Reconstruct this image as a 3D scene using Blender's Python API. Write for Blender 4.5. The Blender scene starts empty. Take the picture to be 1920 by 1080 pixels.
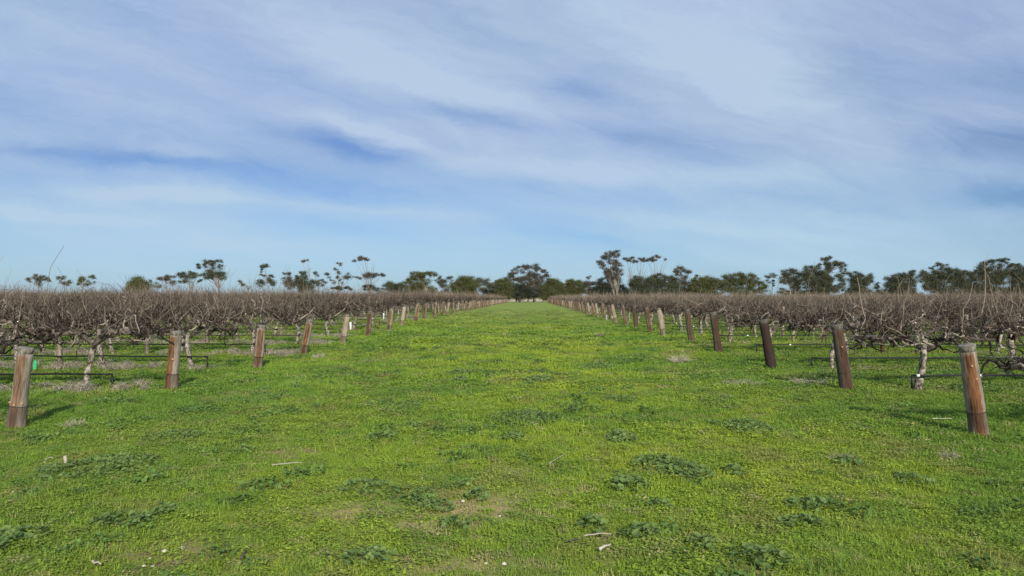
import bpy, math, random
import numpy as np
from mathutils import Vector, Matrix

# ------------------------------------------------------------------ camera, sky, sun, exposure
F = 1400.0                       # focal length in pixels of a 1920 wide frame
H = 1.6                          # eye height
YAW = math.atan(33 / F)          # camera turned slightly left of the track
PITCH = math.atan(17 / F)        # and tilted slightly up
scene = bpy.context.scene
C = scene.collection
cam_d = bpy.data.cameras.new('camera'); cam = bpy.data.objects.new('camera', cam_d); C.objects.link(cam)
cam_d.sensor_width = 36.0; cam_d.lens = F / 1920 * 36.0
cam_d.clip_start = 0.1; cam_d.clip_end = 6000
cam.location = (0, 0, H)
cam.rotation_euler = (math.pi / 2 + PITCH, 0, YAW)
scene.camera = cam
scene.view_settings.view_transform = 'Standard'
scene.view_settings.look = 'None'
scene.view_settings.exposure = 0.0
scene.view_settings.gamma = 1.0
scene.render.engine = 'CYCLES'
try:
    scene.cycles.max_bounces = 6; scene.cycles.diffuse_bounces = 3; scene.cycles.transmission_bounces = 3
    scene.cycles.transparent_max_bounces = 4
except Exception:
    pass

SUN_EL = math.radians(28)
SUN_AZ = math.radians(164)       # behind the camera, a little to the right
SUN_DIR = Vector((math.sin(SUN_AZ) * math.cos(SUN_EL), math.cos(SUN_AZ) * math.cos(SUN_EL), math.sin(SUN_EL)))
sun_d = bpy.data.lights.new('sun', 'SUN'); sun = bpy.data.objects.new('sun', sun_d); C.objects.link(sun)
sun_d.energy = 4.9; sun_d.angle = math.radians(0.8); sun_d.color = (1.0, 0.94, 0.84)
sun.rotation_euler = SUN_DIR.to_track_quat('Z', 'Y').to_euler()
sun.location = (20, -60, 60)

world = bpy.data.worlds.new('World'); scene.world = world; world.use_nodes = True
wt = world.node_tree; wt.nodes.clear()


class NB:
    """tiny node builder"""
    def __init__(s, tree): s.t = tree
    def node(s, kind, **kw):
        n = s.t.nodes.new(kind)
        for k, v in kw.items(): setattr(n, k, v)
        return n
    def put(s, sock, v):
        if v is None: return
        if hasattr(v, 'links') or isinstance(v, bpy.types.NodeSocket): s.t.links.new(v, sock)
        else: sock.default_value = v
    def m(s, op, a, b=None, c=None, clamp=False):
        n = s.node('ShaderNodeMath', operation=op); n.use_clamp = clamp
        s.put(n.inputs[0], a); s.put(n.inputs[1], b); s.put(n.inputs[2], c)
        return n.outputs[0]
    def comb(s, x, y, z=0.0):
        n = s.node('ShaderNodeCombineXYZ'); s.put(n.inputs[0], x); s.put(n.inputs[1], y); s.put(n.inputs[2], z); return n.outputs[0]
    def noise(s, vec, scale=5.0, detail=4.0, rough=0.5, dist=0.0):
        n = s.node('ShaderNodeTexNoise'); s.put(n.inputs['Vector'], vec); n.inputs['Scale'].default_value = scale
        n.inputs['Detail'].default_value = detail; n.inputs['Roughness'].default_value = rough; n.inputs['Distortion'].default_value = dist
        return n.outputs['Fac']
    def mix(s, f, a, b, blend='MIX'):
        n = s.node('ShaderNodeMix', data_type='RGBA', blend_type=blend)
        s.put(n.inputs[0], f); s.put(n.inputs[6], a); s.put(n.inputs[7], b); return n.outputs[2]
    def ramp(s, f, lo, hi):
        n = s.node('ShaderNodeMapRange'); n.inputs[1].default_value = lo; n.inputs[2].default_value = hi
        s.put(n.inputs[0], f); return n.outputs[0]


nb = NB(wt)
tc = nb.node('ShaderNodeTexCoord')
sep = nb.node('ShaderNodeSeparateXYZ'); wt.links.new(tc.outputs['Generated'], sep.inputs[0])
X, Y, Z = sep.outputs
ay = nb.m('MAXIMUM', nb.m('ABSOLUTE', Y), 0.18)
U0 = nb.m('DIVIDE', X, ay); V0 = nb.m('DIVIDE', nb.m('ABSOLUTE', Z), ay)
front = nb.ramp(Y, 0.1, 0.3)
# warp
w1 = nb.noise(nb.comb(nb.m('MULTIPLY', U0, 2.6), nb.m('MULTIPLY', V0, 9.0), 3.1), 1.0, 8, 0.62)
w2 = nb.noise(nb.comb(nb.m('MULTIPLY', U0, 4.0), nb.m('MULTIPLY', V0, 12.0), 8.7), 1.0, 9, 0.66)
U = nb.m('ADD', U0, nb.m('MULTIPLY', nb.m('SUBTRACT', w1, 0.5), 0.16))
V = nb.m('ADD', V0, nb.m('MULTIPLY', nb.m('SUBTRACT', w2, 0.5), 0.05))
ca, sa = math.cos(math.radians(15)), math.sin(math.radians(15))
AL = nb.m('SUBTRACT', nb.m('MULTIPLY', U, ca), nb.m('MULTIPLY', V, sa))
PE = nb.m('ADD', nb.m('MULTIPLY', U, sa), nb.m('MULTIPLY', V, ca))
s1 = nb.noise(nb.comb(nb.m('MULTIPLY', AL, 1.6), nb.m('MULTIPLY', PE, 7.0), 1.3), 1.0, 7, 0.52, 0.35)
s2 = nb.noise(nb.comb(nb.m('MULTIPLY', AL, 5.0), nb.m('MULTIPLY', PE, 26.0), 5.3), 1.0, 8, 0.68, 0.9)
s3 = nb.noise(nb.comb(nb.m('MULTIPLY', AL, 14.0), nb.m('MULTIPLY', PE, 34.0), 9.9), 1.0, 6, 0.7, 0.6)
alpha = nb.m('ADD', nb.m('MULTIPLY', nb.m('SUBTRACT', s1, 0.5), 1.5), nb.m('ADD', nb.m('MULTIPLY', nb.m('SUBTRACT', s2, 0.5), 0.60), nb.m('MULTIPLY', nb.m('SUBTRACT', s3, 0.5), 0.22)))
alpha = nb.m('ADD', alpha, 0.52)
# more cloud up high, thinner near the horizon
alpha = nb.m('ADD', alpha, nb.m('MULTIPLY', nb.ramp(V0, 0.03, 0.30), 0.14))
alpha = nb.m('ADD', alpha, nb.m('MULTIPLY', nb.ramp(V0, 0.14, 0.0), 0.10))
GAUSS = [  # px, py, rx, ry, screen angle (down to the right), amount
    (660, 275, 120, 19, 12, -0.88), (870, 212, 120, 18, 14, -0.70), (100, 288, 170, 14, 5, -0.50), (300, 300, 160, 14, 6, -0.22),
    (1065, 170, 70, 22, 10, -0.40), (1170, 250, 130, 16, 8, -0.40), (1890, 372, 110, 22, 4, -0.75), (1840, 270, 130, 32, 0, -0.45),
    (1560, 390, 110, 16, 8, -0.30), (700, 430, 220, 14, 5, -0.18), (1080, 445, 130, 11, 9, -0.35), (480, 320, 260, 26, 6, -0.25),
    (60, 330, 200, 25, 2, -0.25), (1600, 90, 130, 45, 25, -0.35), (480, 130, 260, 30, 15, -0.16),
    (90, 398, 150, 12, 5, 0.60), (300, 362, 150, 13, 3, 0.5), (760, 395, 260, 12, 6, 0.3), (1330, 425, 300, 14, 6, 0.28), (420, 455, 260, 12, 3, 0.25), (1100, 320, 220, 22, 3, 0.36), (600, 70, 330, 60, 18, 0.14),
    (1300, 130, 300, 60, 22, 0.30), (720, 250, 130, 12, 18, 0.42), (560, 210, 200, 22, 10, 0.16), (1420, 330, 90, 18, 0, 0.25),
    (1450, 170, 160, 40, 18, 0.2), (330, 285, 120, 13, 8, 0.3), (850, 160, 260, 22, 18, 0.2)]
for px, py, rx, ry, ang, amt in GAUSS:
    u0, v0 = (px - 993) / F, (557 - py) / F
    c_, s_ = math.cos(math.radians(ang)), math.sin(math.radians(ang))
    du = nb.m('SUBTRACT', U, u0); dv = nb.m('SUBTRACT', V, v0)
    a = nb.m('DIVIDE', nb.m('SUBTRACT', nb.m('MULTIPLY', du, c_), nb.m('MULTIPLY', dv, s_)), rx / F)
    p = nb.m('DIVIDE', nb.m('ADD', nb.m('MULTIPLY', du, s_), nb.m('MULTIPLY', dv, c_)), ry / F)
    r2 = nb.m('ADD', nb.m('MULTIPLY', a, a), nb.m('MULTIPLY', p, p))
    g = nb.m('MULTIPLY', nb.m('EXPONENT', nb.m('MULTIPLY', r2, -0.8)), front)
    alpha = nb.m('ADD', alpha, nb.m('MULTIPLY', g, amt * (0.8 if amt < 0 else 1.0)))
alpha = nb.m('MULTIPLY', nb.m('MINIMUM', nb.m('MAXIMUM', alpha, 0.0), 1.0), 0.95)
sky = nb.node('ShaderNodeTexSky', sky_type='NISHITA'); sky.sun_disc = False
sky.sun_elevation = SUN_EL; sky.sun_rotation = SUN_AZ; sky.air_density = 1.0; sky.dust_density = 0.6; sky.ozone_density = 2.0
tint = nb.noise(nb.comb(nb.m('MULTIPLY', U0, 2.0), nb.m('MULTIPLY', V0, 4.0), 20.0), 1.0, 3)
hi = nb.ramp(V0, 0.0, 0.22)
WS = 0.11
ccol_hi = nb.mix(nb.ramp(tint, 0.35, 0.65), (0.48 / WS, 0.59 / WS, 0.795 / WS, 1), (0.49 / WS, 0.625 / WS, 0.78 / WS, 1))
ccol = nb.mix(hi, (0.45 / WS, 0.65 / WS, 0.80 / WS, 1), ccol_hi)
cr = nb.node('ShaderNodeValToRGB'); nb.put(cr.inputs[0], V0)
for e_, (p_, c_) in enumerate(((0.0, (0.475, 0.70, 1.08, 1)), (0.10, (0.47, 0.63, 0.90, 1)), (0.20, (0.48, 0.57, 0.80, 1)), (0.40, (0.78, 0.88, 1.05, 1)))):
    el = cr.color_ramp.elements[e_] if e_ < 2 else cr.color_ramp.elements.new(p_)
    el.position = p_; el.color = c_
skyc = nb.mix(1.0, sky.outputs[0], cr.outputs[0], 'MULTIPLY')   # thin high veil filters the clear sky
col = nb.mix(alpha, skyc, ccol)
bg = nb.node('ShaderNodeBackground'); bg.inputs[1].default_value = WS
wt.links.new(col, bg.inputs[0])
wo = nb.node('ShaderNodeOutputWorld'); wt.links.new(bg.outputs[0], wo.inputs[0])

# ------------------------------------------------------------------ helpers
rng = np.random.default_rng(7)
random.seed(7)
RC = cam.rotation_euler.to_matrix()
RCn = np.array(RC)


def G(px, py, h=0.0):
    """pixel of the photograph -> point on the ground"""
    d = RC @ Vector(((px - 960) / F, (540 - py) / F, -1))
    t = (h - H) / d.z
    return d.x * t, d.y * t


def P(px, py, dist):
    """pixel -> point at the given forward distance"""
    d = RC @ Vector(((px - 960) / F, (540 - py) / F, -1))
    t = dist / d.y
    return np.array((d.x * t, dist, H + d.z * t))


def hsh(ix, iy, seed):
    n = (ix.astype(np.int64) * 374761393 + iy.astype(np.int64) * 668265263 + seed * 974634777) & 0xffffffff
    n = ((n ^ (n >> 13)) * 1274126177) & 0xffffffff
    return ((n ^ (n >> 16)) & 0xffff) / 65535.0


def vnoise(x, y, seed=0):
    ix = np.floor(x); iy = np.floor(y); fx = x - ix; fy = y - iy
    fx = fx * fx * (3 - 2 * fx); fy = fy * fy * (3 - 2 * fy)
    a = hsh(ix, iy, seed); b = hsh(ix + 1, iy, seed); c = hsh(ix, iy + 1, seed); d = hsh(ix + 1, iy + 1, seed)
    return (a * (1 - fx) + b * fx) * (1 - fy) + (c * (1 - fx) + d * fx) * fy


def fbm(x, y, seed=0, oct=4):
    s = 0.0; a = 0.5; t = 0.0
    for o in range(oct):
        s = s + a * vnoise(x * 2 ** o + 17.3 * o, y * 2 ** o - 9.1 * o, seed + o); t += a; a *= 0.55
    return s / t


def sstep(a, b, x):
    t = np.clip((x - a) / (b - a), 0, 1); return t * t * (3 - 2 * t)


def ground_h(x, y):
    x = np.asarray(x, float); y = np.asarray(y, float)
    near = 1 - sstep(60, 200, y)
    h = (fbm(x * 0.5, y * 0.5, 3, 3) - 0.5) * 0.07 * near + (fbm(x * 2.2, y * 2.2, 9, 3) - 0.5) * 0.035 * (1 - sstep(20, 50, y))
    h += np.interp(y, (2, 8, 14, 22, 26.5, 31, 35, 39, 43, 55, 100, 200), (0, -0.09, -0.155, -0.145, -0.07, -0.03, 0.03, 0.09, 0.16, 0.18, 0.10, 0)) * sstep(1.5, 6.2, -x)
    h += np.interp(y, (4, 9, 13, 17.4, 22, 26, 30, 35), (0, -0.03, 0, -0.04, 0, 0.05, 0.02, 0)) * sstep(2.5, 5.2, x)
    return h


def hz(x, y): return float(ground_h(x, y))


def arr_mesh(name, v, f, smooth=True):
    """v (n,3), f list of (m,k) arrays"""
    me = bpy.data.meshes.new(name)
    v = np.asarray(v, np.float32)
    if not isinstance(f, (list, tuple)): f = [f]
    f = [np.asarray(a, np.int32) for a in f if len(a)]
    me.vertices.add(len(v)); me.vertices.foreach_set('co', v.ravel())
    nl = sum(a.size for a in f); npoly = sum(len(a) for a in f)
    me.loops.add(nl); me.polygons.add(npoly)
    me.loops.foreach_set('vertex_index', np.concatenate([a.ravel() for a in f]))
    tot = np.concatenate([np.full(len(a), a.shape[1], np.int32) for a in f])
    st = np.concatenate(([0], np.cumsum(tot)[:-1])).astype(np.int32)
    me.polygons.foreach_set('loop_start', st)
    try: me.polygons.foreach_set('loop_total', tot)
    except Exception: pass
    me.polygons.foreach_set('use_smooth', np.full(npoly, smooth))
    me.update(calc_edges=True)
    return me


def attr(me, name, data, kind='FLOAT'):
    a = me.attributes.new(name, kind, 'POINT')
    data = np.asarray(data, np.float32 if kind != 'INT' else np.int32)
    a.data.foreach_set('color' if kind == 'FLOAT_COLOR' else ('vector' if kind == 'FLOAT_VECTOR' else 'value'), data.ravel())


class MB:
    def __init__(s): s.v = []; s.q = []; s.t = []; s.n = 0; s.c = []
    def add(s, v, q=None, t=None, c=0.5):
        v = np.asarray(v, float)
        if q is not None and len(q): s.q.append(np.asarray(q) + s.n)
        if t is not None and len(t): s.t.append(np.asarray(t) + s.n)
        s.v.append(v); s.c.append(np.full(len(v), c) if np.isscalar(c) else np.asarray(c, float)); s.n += len(v)
    def tube(s, pts, rad, n=5, c=0.5, cap=True, rough=0.0):
        pts = np.asarray(pts, float); k = len(pts)
        rad = np.full(k, rad) if np.isscalar(rad) else np.asarray(rad, float)
        d = np.gradient(pts, axis=0); d /= np.linalg.norm(d, axis=1)[:, None] + 1e-9
        m = d.mean(0); ref = np.array((0, 0, 1.0)) if abs(m[2]) < 0.8 * np.linalg.norm(m) + 1e-9 else np.array((1.0, 0, 0))
        a = np.cross(d, ref); a /= np.linalg.norm(a, axis=1)[:, None] + 1e-9
        b = np.cross(d, a)
        th = np.arange(n) / n * 2 * np.pi
        R = rad[:, None, None]
        if rough: R = R * (1 + rough * (rng.random((k, n, 1)) - 0.5) * 2)
        v = pts[:, None, :] + R * (a[:, None, :] * np.cos(th)[None, :, None] + b[:, None, :] * np.sin(th)[None, :, None])
        i = np.arange(k - 1)[:, None] * n; j = np.arange(n)[None, :]; j2 = (j + 1) % n
        q = np.stack([i + j, i + j2, i + n + j2, i + n + j], -1).reshape(-1, 4)
        v = v.reshape(-1, 3)
        t = None
        if cap:
            v = np.concatenate([v, pts[-1:] + d[-1:] * rad[-1] * 0.3, pts[:1]])
            jj = np.arange(n); e = (k - 1) * n
            t = np.concatenate([np.stack([e + jj, e + (jj + 1) % n, np.full(n, k * n)], -1),
                                np.stack([(jj + 1) % n, jj, np.full(n, k * n + 1)], -1)])
        s.add(v, q, t, c)
    def mesh(s, name, smooth=True):
        v = np.concatenate(s.v)
        f = []
        if s.q: f.append(np.concatenate(s.q))
        if s.t: f.append(np.concatenate(s.t))
        me = arr_mesh(name, v, f, smooth); attr(me, 'tone', np.concatenate(s.c)); return me


def link(name, me, mat=None, parent=None):
    o = bpy.data.objects.new(name, me); C.objects.link(o)
    if mat is not None and me is not None and not me.materials: me.materials.append(mat)
    if parent is not None: o.parent = parent
    return o


def tag(o, label, cat, group=None, kind=None):
    o['label'] = label; o['category'] = cat
    if group: o['group'] = group
    if kind: o['kind'] = kind
    return o


def empty(name, loc, rz=0.0):
    o = bpy.data.objects.new(name, None); C.objects.link(o); o.location = loc; o.rotation_euler = (0, 0, rz)
    o.empty_display_size = 0.1
    return o


ONES = ['zeroth', 'first', 'second', 'third', 'fourth', 'fifth', 'sixth', 'seventh', 'eighth', 'ninth', 'tenth', 'eleventh', 'twelfth',
        'thirteenth', 'fourteenth', 'fifteenth', 'sixteenth', 'seventeenth', 'eighteenth', 'nineteenth', 'twentieth']
TENS = {20: ('twenty', 'twentieth'), 30: ('thirty', 'thirtieth'), 40: ('forty', 'fortieth'), 50: ('fifty', 'fiftieth')}


def nth(n):
    if n <= 20: return ONES[n]
    t = n // 10 * 10
    return TENS[t][1] if n == t else TENS[t][0] + '-' + ONES[n - t]


# ------------------------------------------------------------------ materials
def new_mat(name, rough=0.85):
    m = bpy.data.materials.new(name); m.use_nodes = True; t = m.node_tree; t.nodes.clear()
    n = NB(t); out = n.node('ShaderNodeOutputMaterial'); b = n.node('ShaderNodeBsdfPrincipled')
    b.inputs['Roughness'].default_value = rough
    try: b.inputs['Specular IOR Level'].default_value = 0.25
    except Exception: pass
    t.links.new(b.outputs[0], out.inputs[0])
    return m, n, b, out


def bump(n, b, h, strength=0.5, dist=0.01):
    k = n.node('ShaderNodeBump'); k.inputs['Strength'].default_value = strength; k.inputs['Distance'].default_value = dist
    n.put(k.inputs['Height'], h); n.t.links.new(k.outputs[0], b.inputs['Normal'])


def tone_mat(name, c0, c1, rough=0.85, nscale=20.0, namp=0.35, rnd=0.0):
    """colour runs c0 -> c1 with the per-vertex 'tone', broken up by noise in object space"""
    m, n, b, o = new_mat(name, rough)
    a = n.node('ShaderNodeAttribute', attribute_name='tone', attribute_type='GEOMETRY')
    tcn = n.node('ShaderNodeTexCoord')
    nz = n.noise(tcn.outputs['Object'], nscale, 4, 0.6)
    f = n.m('ADD', a.outputs['Fac'], n.m('MULTIPLY', n.m('SUBTRACT', nz, 0.5), namp * 2))
    if rnd:
        oi = n.node('ShaderNodeObjectInfo')
        f = n.m('ADD', f, n.m('MULTIPLY', n.m('SUBTRACT', oi.outputs['Random'], 0.5), rnd))
    f = n.m('MINIMUM', n.m('MAXIMUM', f, 0.0), 1.0)
    c = n.mix(f, (*c0, 1), (*c1, 1)); n.t.links.new(c, b.inputs['Base Color'])
    return m, n, b


def leafify(n, b, out, colsock, amount=0.35):
    tr = n.node('ShaderNodeBsdfTranslucent'); n.put(tr.inputs[0], colsock)
    mx = n.node('ShaderNodeMixShader'); mx.inputs[0].default_value = amount
    n.t.links.new(b.outputs[0], mx.inputs[1]); n.t.links.new(tr.outputs[0], mx.inputs[2]); n.t.links.new(mx.outputs[0], out.inputs[0])


# grass leaves: colour comes from an attribute stored per tuft
M_grass, n, b, out = new_mat('grass_leaf', 0.6)
ai = n.node('ShaderNodeAttribute', attribute_name='gcol', attribute_type='INSTANCER')
lt = n.node('ShaderNodeAttribute', attribute_name='tone', attribute_type='GEOMETRY')
cc = n.mix(1.0, ai.outputs['Color'], n.comb(n.m('ADD', 0.84, n.m('MULTIPLY', lt.outputs['Fac'], 0.40)), n.m('ADD', 0.88, n.m('MULTIPLY', lt.outputs['Fac'], 0.30)), n.m('ADD', 0.9, n.m('MULTIPLY', lt.outputs['Fac'], 0.3))), 'MULTIPLY')
n.put(b.inputs['Base Color'], cc); b.inputs['Specular IOR Level'].default_value = 0.08; leafify(n, b, out, cc, 0.22)

# ground
M_ground, n, b, out = new_mat('turf_and_soil', 0.95); b.inputs['Specular IOR Level'].default_value = 0.03
ga = n.node('ShaderNodeAttribute', attribute_name='gcol', attribute_type='GEOMETRY')
gp = n.node('ShaderNodeNewGeometry')
n1 = n.noise(gp.outputs['Position'], 6.0, 6, 0.7); n2 = n.noise(gp.outputs['Position'], 45.0, 3, 0.6)
f = n.m('ADD', 0.55, n.m('ADD', n.m('MULTIPLY', n1, 0.55), n.m('MULTIPLY', n2, 0.35)))
n.put(b.inputs['Base Color'], n.mix(1.0, ga.outputs['Color'], n.comb(f, f, f), 'MULTIPLY'))
bump(n, b, n.m('ADD', n1, n.m('MULTIPLY', n2, 0.4)), 0.5, 0.05)

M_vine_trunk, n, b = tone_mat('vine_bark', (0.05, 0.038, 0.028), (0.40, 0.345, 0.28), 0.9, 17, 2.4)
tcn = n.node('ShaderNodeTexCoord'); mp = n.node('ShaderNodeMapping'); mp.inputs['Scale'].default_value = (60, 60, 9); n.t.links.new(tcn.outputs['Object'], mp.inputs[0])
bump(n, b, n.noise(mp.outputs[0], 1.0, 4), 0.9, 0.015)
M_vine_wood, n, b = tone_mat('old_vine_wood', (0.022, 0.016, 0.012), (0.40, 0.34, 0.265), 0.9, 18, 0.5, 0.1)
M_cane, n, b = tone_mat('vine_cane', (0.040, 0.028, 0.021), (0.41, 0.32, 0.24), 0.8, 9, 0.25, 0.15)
M_gum_trunk, n, b = tone_mat('gum_bark', (0.075, 0.064, 0.054), (0.27, 0.24, 0.205), 0.85, 0.8, 0.4)
M_dark_trunk, n, b = tone_mat('dark_bark', (0.04, 0.028, 0.024), (0.09, 0.065, 0.05), 0.9, 1.5, 0.4)


def foliage_mat(name, c0, c1):
    m, n, b, out = new_mat(name, 0.65)
    a = n.node('ShaderNodeAttribute', attribute_name='tone', attribute_type='GEOMETRY')
    c = n.mix(a.outputs['Fac'], (*c0, 1), (*c1, 1)); n.put(b.inputs['Base Color'], c); leafify(n, b, out, c, 0.15)
    return m


FOL = {'grey': foliage_mat('grey_gum_leaf', (0.055, 0.060, 0.042), (0.16, 0.16, 0.115)),
       'brown': foliage_mat('brownish_gum_leaf', (0.062, 0.055, 0.042), (0.165, 0.145, 0.11)),
       'olive': foliage_mat('olive_leaf', (0.048, 0.058, 0.022), (0.145, 0.155, 0.055)),
       'dark': foliage_mat('dark_leaf', (0.025, 0.03, 0.02), (0.07, 0.08, 0.05)),
       'deep': foliage_mat('deep_green_leaf', (0.038, 0.046, 0.028), (0.125, 0.135, 0.075))}

# weathered post timber; object colour carries (redness, darkness, paleness)
M_post, n, b, out = new_mat('weathered_post_timber', 0.88)
oi = n.node('ShaderNodeObjectInfo'); tcn = n.node('ShaderNodeTexCoord')
cs = n.node('ShaderNodeSeparateColor'); n.t.links.new(oi.outputs['Color'], cs.inputs[0])
sp = n.node('ShaderNodeSeparateXYZ'); n.t.links.new(tcn.outputs['Object'], sp.inputs[0])
rndv = n.m('MULTIPLY', oi.outputs['Random'], 40.0)
vec = n.comb(n.m('ADD', n.m('MULTIPLY', sp.outputs[0], 40), rndv), n.m('MULTIPLY', sp.outputs[1], 40), n.m('MULTIPLY', sp.outputs[2], 3.5))
grain = n.noise(vec, 1.0, 6, 0.65)
blot = n.noise(n.comb(n.m('ADD', n.m('MULTIPLY', sp.outputs[0], 9), rndv), n.m('MULTIPLY', sp.outputs[1], 9), n.m('MULTIPLY', sp.outputs[2], 2.2)), 1.0, 4, 0.6)
edge = n.m('ADD', n.m('ABSOLUTE', n.m('ADD', sp.outputs[0], n.m('MULTIPLY', n.m('SUBTRACT', oi.outputs['Random'], 0.5), 0.07))), n.m('MULTIPLY', n.m('SUBTRACT', blot, 0.5), 0.10))
strip = n.m('SUBTRACT', 1.0, n.ramp(edge, 0.050, 0.072))
strip = n.m('MULTIPLY', strip, n.ramp(sp.outputs[1], 0.02, -0.03))
strip = n.m('MULTIPLY', strip, n.ramp(sp.outputs[2], 1.0, 0.94))
strip = n.m('MULTIPLY', strip, cs.outputs[0])
gr2 = n.ramp(grain, 0.32, 0.68)
greyc = n.mix(gr2, (0.085, 0.065, 0.048, 1), (0.36, 0.31, 0.245, 1))
greyc = n.mix(cs.outputs[2], greyc, n.mix(gr2, (0.20, 0.15, 0.10, 1), (0.52, 0.44, 0.33, 1)))
redc = n.mix(n.ramp(n.m('ADD', n.m('MULTIPLY', grain, 0.65), n.m('MULTIPLY', blot, 0.45)), 0.44, 0.66), (0.050, 0.024, 0.014, 1), (0.26, 0.118, 0.048, 1))
c = n.mix(strip, greyc, redc)
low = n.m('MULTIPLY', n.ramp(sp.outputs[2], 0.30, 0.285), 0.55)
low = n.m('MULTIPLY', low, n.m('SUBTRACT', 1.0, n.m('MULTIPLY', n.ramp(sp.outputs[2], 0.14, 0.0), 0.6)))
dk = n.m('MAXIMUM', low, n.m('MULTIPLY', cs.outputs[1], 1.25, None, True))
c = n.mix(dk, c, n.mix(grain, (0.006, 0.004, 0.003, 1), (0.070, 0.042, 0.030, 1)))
n.put(b.inputs['Base Color'], c); bump(n, b, grain, 0.8, 0.012)

M_cap, n, b, out = new_mat('grey_end_grain', 0.92)
tcn = n.node('ShaderNodeTexCoord'); mp = n.node('ShaderNodeMapping'); mp.inputs['Scale'].default_value = (30, 30, 10); n.t.links.new(tcn.outputs['Object'], mp.inputs[0])
g_ = n.noise(mp.outputs[0], 1.0, 5, 0.65)
oi = n.node('ShaderNodeObjectInfo'); cs = n.node('ShaderNodeSeparateColor'); n.t.links.new(oi.outputs['Color'], cs.inputs[0])
n.put(b.inputs['Base Color'], n.mix(n.m('MULTIPLY', cs.outputs[1], 0.7), n.mix(n.ramp(g_, 0.3, 0.7), (0.06, 0.05, 0.04, 1), (0.36, 0.33, 0.27, 1)), (0.05, 0.04, 0.032, 1))); bump(n, b, g_, 0.8, 0.01)


def plain(name, c, rough=0.6, metal=0.0, var=0.25, sc=25):
    m, n, b, out = new_mat(name, rough); b.inputs['Metallic'].default_value = metal
    tcn = n.node('ShaderNodeTexCoord'); z = n.noise(tcn.outputs['Object'], sc, 4)
    n.put(b.inputs['Base Color'], n.mix(z, (*[k * (1 - var) for k in c], 1), (*[min(1, k * (1 + var)) for k in c], 1)))
    return m


M_pipe = plain('black_poly_pipe', (0.012, 0.012, 0.013), 0.45)
M_white = plain('white_plastic', (0.78, 0.78, 0.74), 0.5, 0, 0.08)
M_wire = plain('galvanised_wire', (0.16, 0.15, 0.14), 0.6, 0.4)
M_rust = plain('rusty_wire', (0.05, 0.032, 0.026), 0.8)
M_green_tag = plain('green_tag_plastic', (0.03, 0.48, 0.16), 0.5, 0, 0.1)
M_knot = plain('pale_knot_wood', (0.42, 0.24, 0.13), 0.85, 0, 0.3)
M_stick = plain('bleached_stick', (0.38, 0.34, 0.26), 0.85, 0, 0.35)
M_stickd = plain('dark_bark_piece', (0.10, 0.08, 0.065), 0.85, 0, 0.4)
M_stone = plain('limestone', (0.50, 0.45, 0.36), 0.9, 0, 0.2)
M_road = plain('pale_dirt', (0.50, 0.42, 0.29), 0.95, 0, 0.15, 0.5)
M_straw, n, b = tone_mat('dry_weed', (0.14, 0.115, 0.085), (0.50, 0.45, 0.33), 0.9, 15, 0.25)
M_mallow, n, b, out = new_mat('mallow_leaf', 0.5)
a = n.node('ShaderNodeAttribute', attribute_name='tone', attribute_type='GEOMETRY')
c = n.mix(a.outputs['Fac'], (0.075, 0.128, 0.030, 1), (0.19, 0.265, 0.070, 1)); n.put(b.inputs['Base Color'], c); leafify(n, b, out, c, 0.2)

# ------------------------------------------------------------------ rows
DR, ZR, XR = 4.2, 9.0, 5.47      # right block: spacing, first row, offset of end posts
DL, ZL, XL = 4.2, 9.75, 6.66     # left block
NROW = 52


def row_y(side, r): return (ZR if side > 0 else ZL) + (r - 1) * 4.2
def row_x(side): return XR if side > 0 else XL


# patches of bare soil / straw seen in the track: px, py, rx, ry (pixels), kind, amount
PATCH = [(545, 850, 55, 16, 'soil', 1.0), (640, 822, 22, 10, 'soil', 0.8), (345, 762, 26, 6, 'soil', 0.7), (655, 962, 70, 16, 'straw', 0.9),
         (880, 948, 150, 22, 'straw', 1.0), (790, 985, 70, 16, 'straw', 0.8), (1040, 915, 50, 13, 'straw', 0.7), (310, 1035, 75, 22, 'soil', 0.9),
         (900, 1062, 150, 20, 'straw', 0.6), (1275, 668, 26, 9, 'straw', 0.9), (30, 806, 40, 7, 'straw', 0.9), (312, 736, 22, 4, 'straw', 0.9),
         (1110, 1010, 40, 14, 'soil', 0.6), (730, 1045, 60, 15, 'straw', 0.6), (1250, 700, 40, 7, 'straw', 0.4), (960, 700, 60, 10, 'straw', 0.3),
         (1440, 905, 40, 12, 'soil', 0.35), (470, 1060, 60, 16, 'straw', 0.5), (1380, 1060, 50, 16, 'soil', 0.5), (1010, 880, 80, 10, 'straw', 0.35),
         (700, 735, 60, 8, 'straw', 0.25), (1580, 850, 30, 8, 'soil', 0.5), (1430, 800, 26, 6, 'soil', 0.6)]


def patches(x, y):
    soil = np.zeros_like(x); straw = np.zeros_like(x)
    nz = fbm(x * 3.5, y * 2.5, 41, 4); nz2 = fbm(x * 14.0, y * 11.0, 43, 3)
    for px, py, rx, ry, kind, amt in PATCH:
        gx, gy = G(px, py); wx = rx * gy / F; d2 = G(px, py - ry)[1] - gy; d1 = gy - G(px, py + ry)[1]; wy = (d1 + d2) / 2
        r = ((x - gx) / wx) ** 2 + ((y - gy) / wy) ** 2
        g = amt * np.clip(np.exp(-r * 0.9) * (0.30 + 0.9 * nz + 0.7 * (nz2 - 0.35)) , 0, 1)
        if kind == 'soil': soil = np.maximum(soil, g)
        else: straw = np.maximum(straw, g)
    return soil, straw


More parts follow.
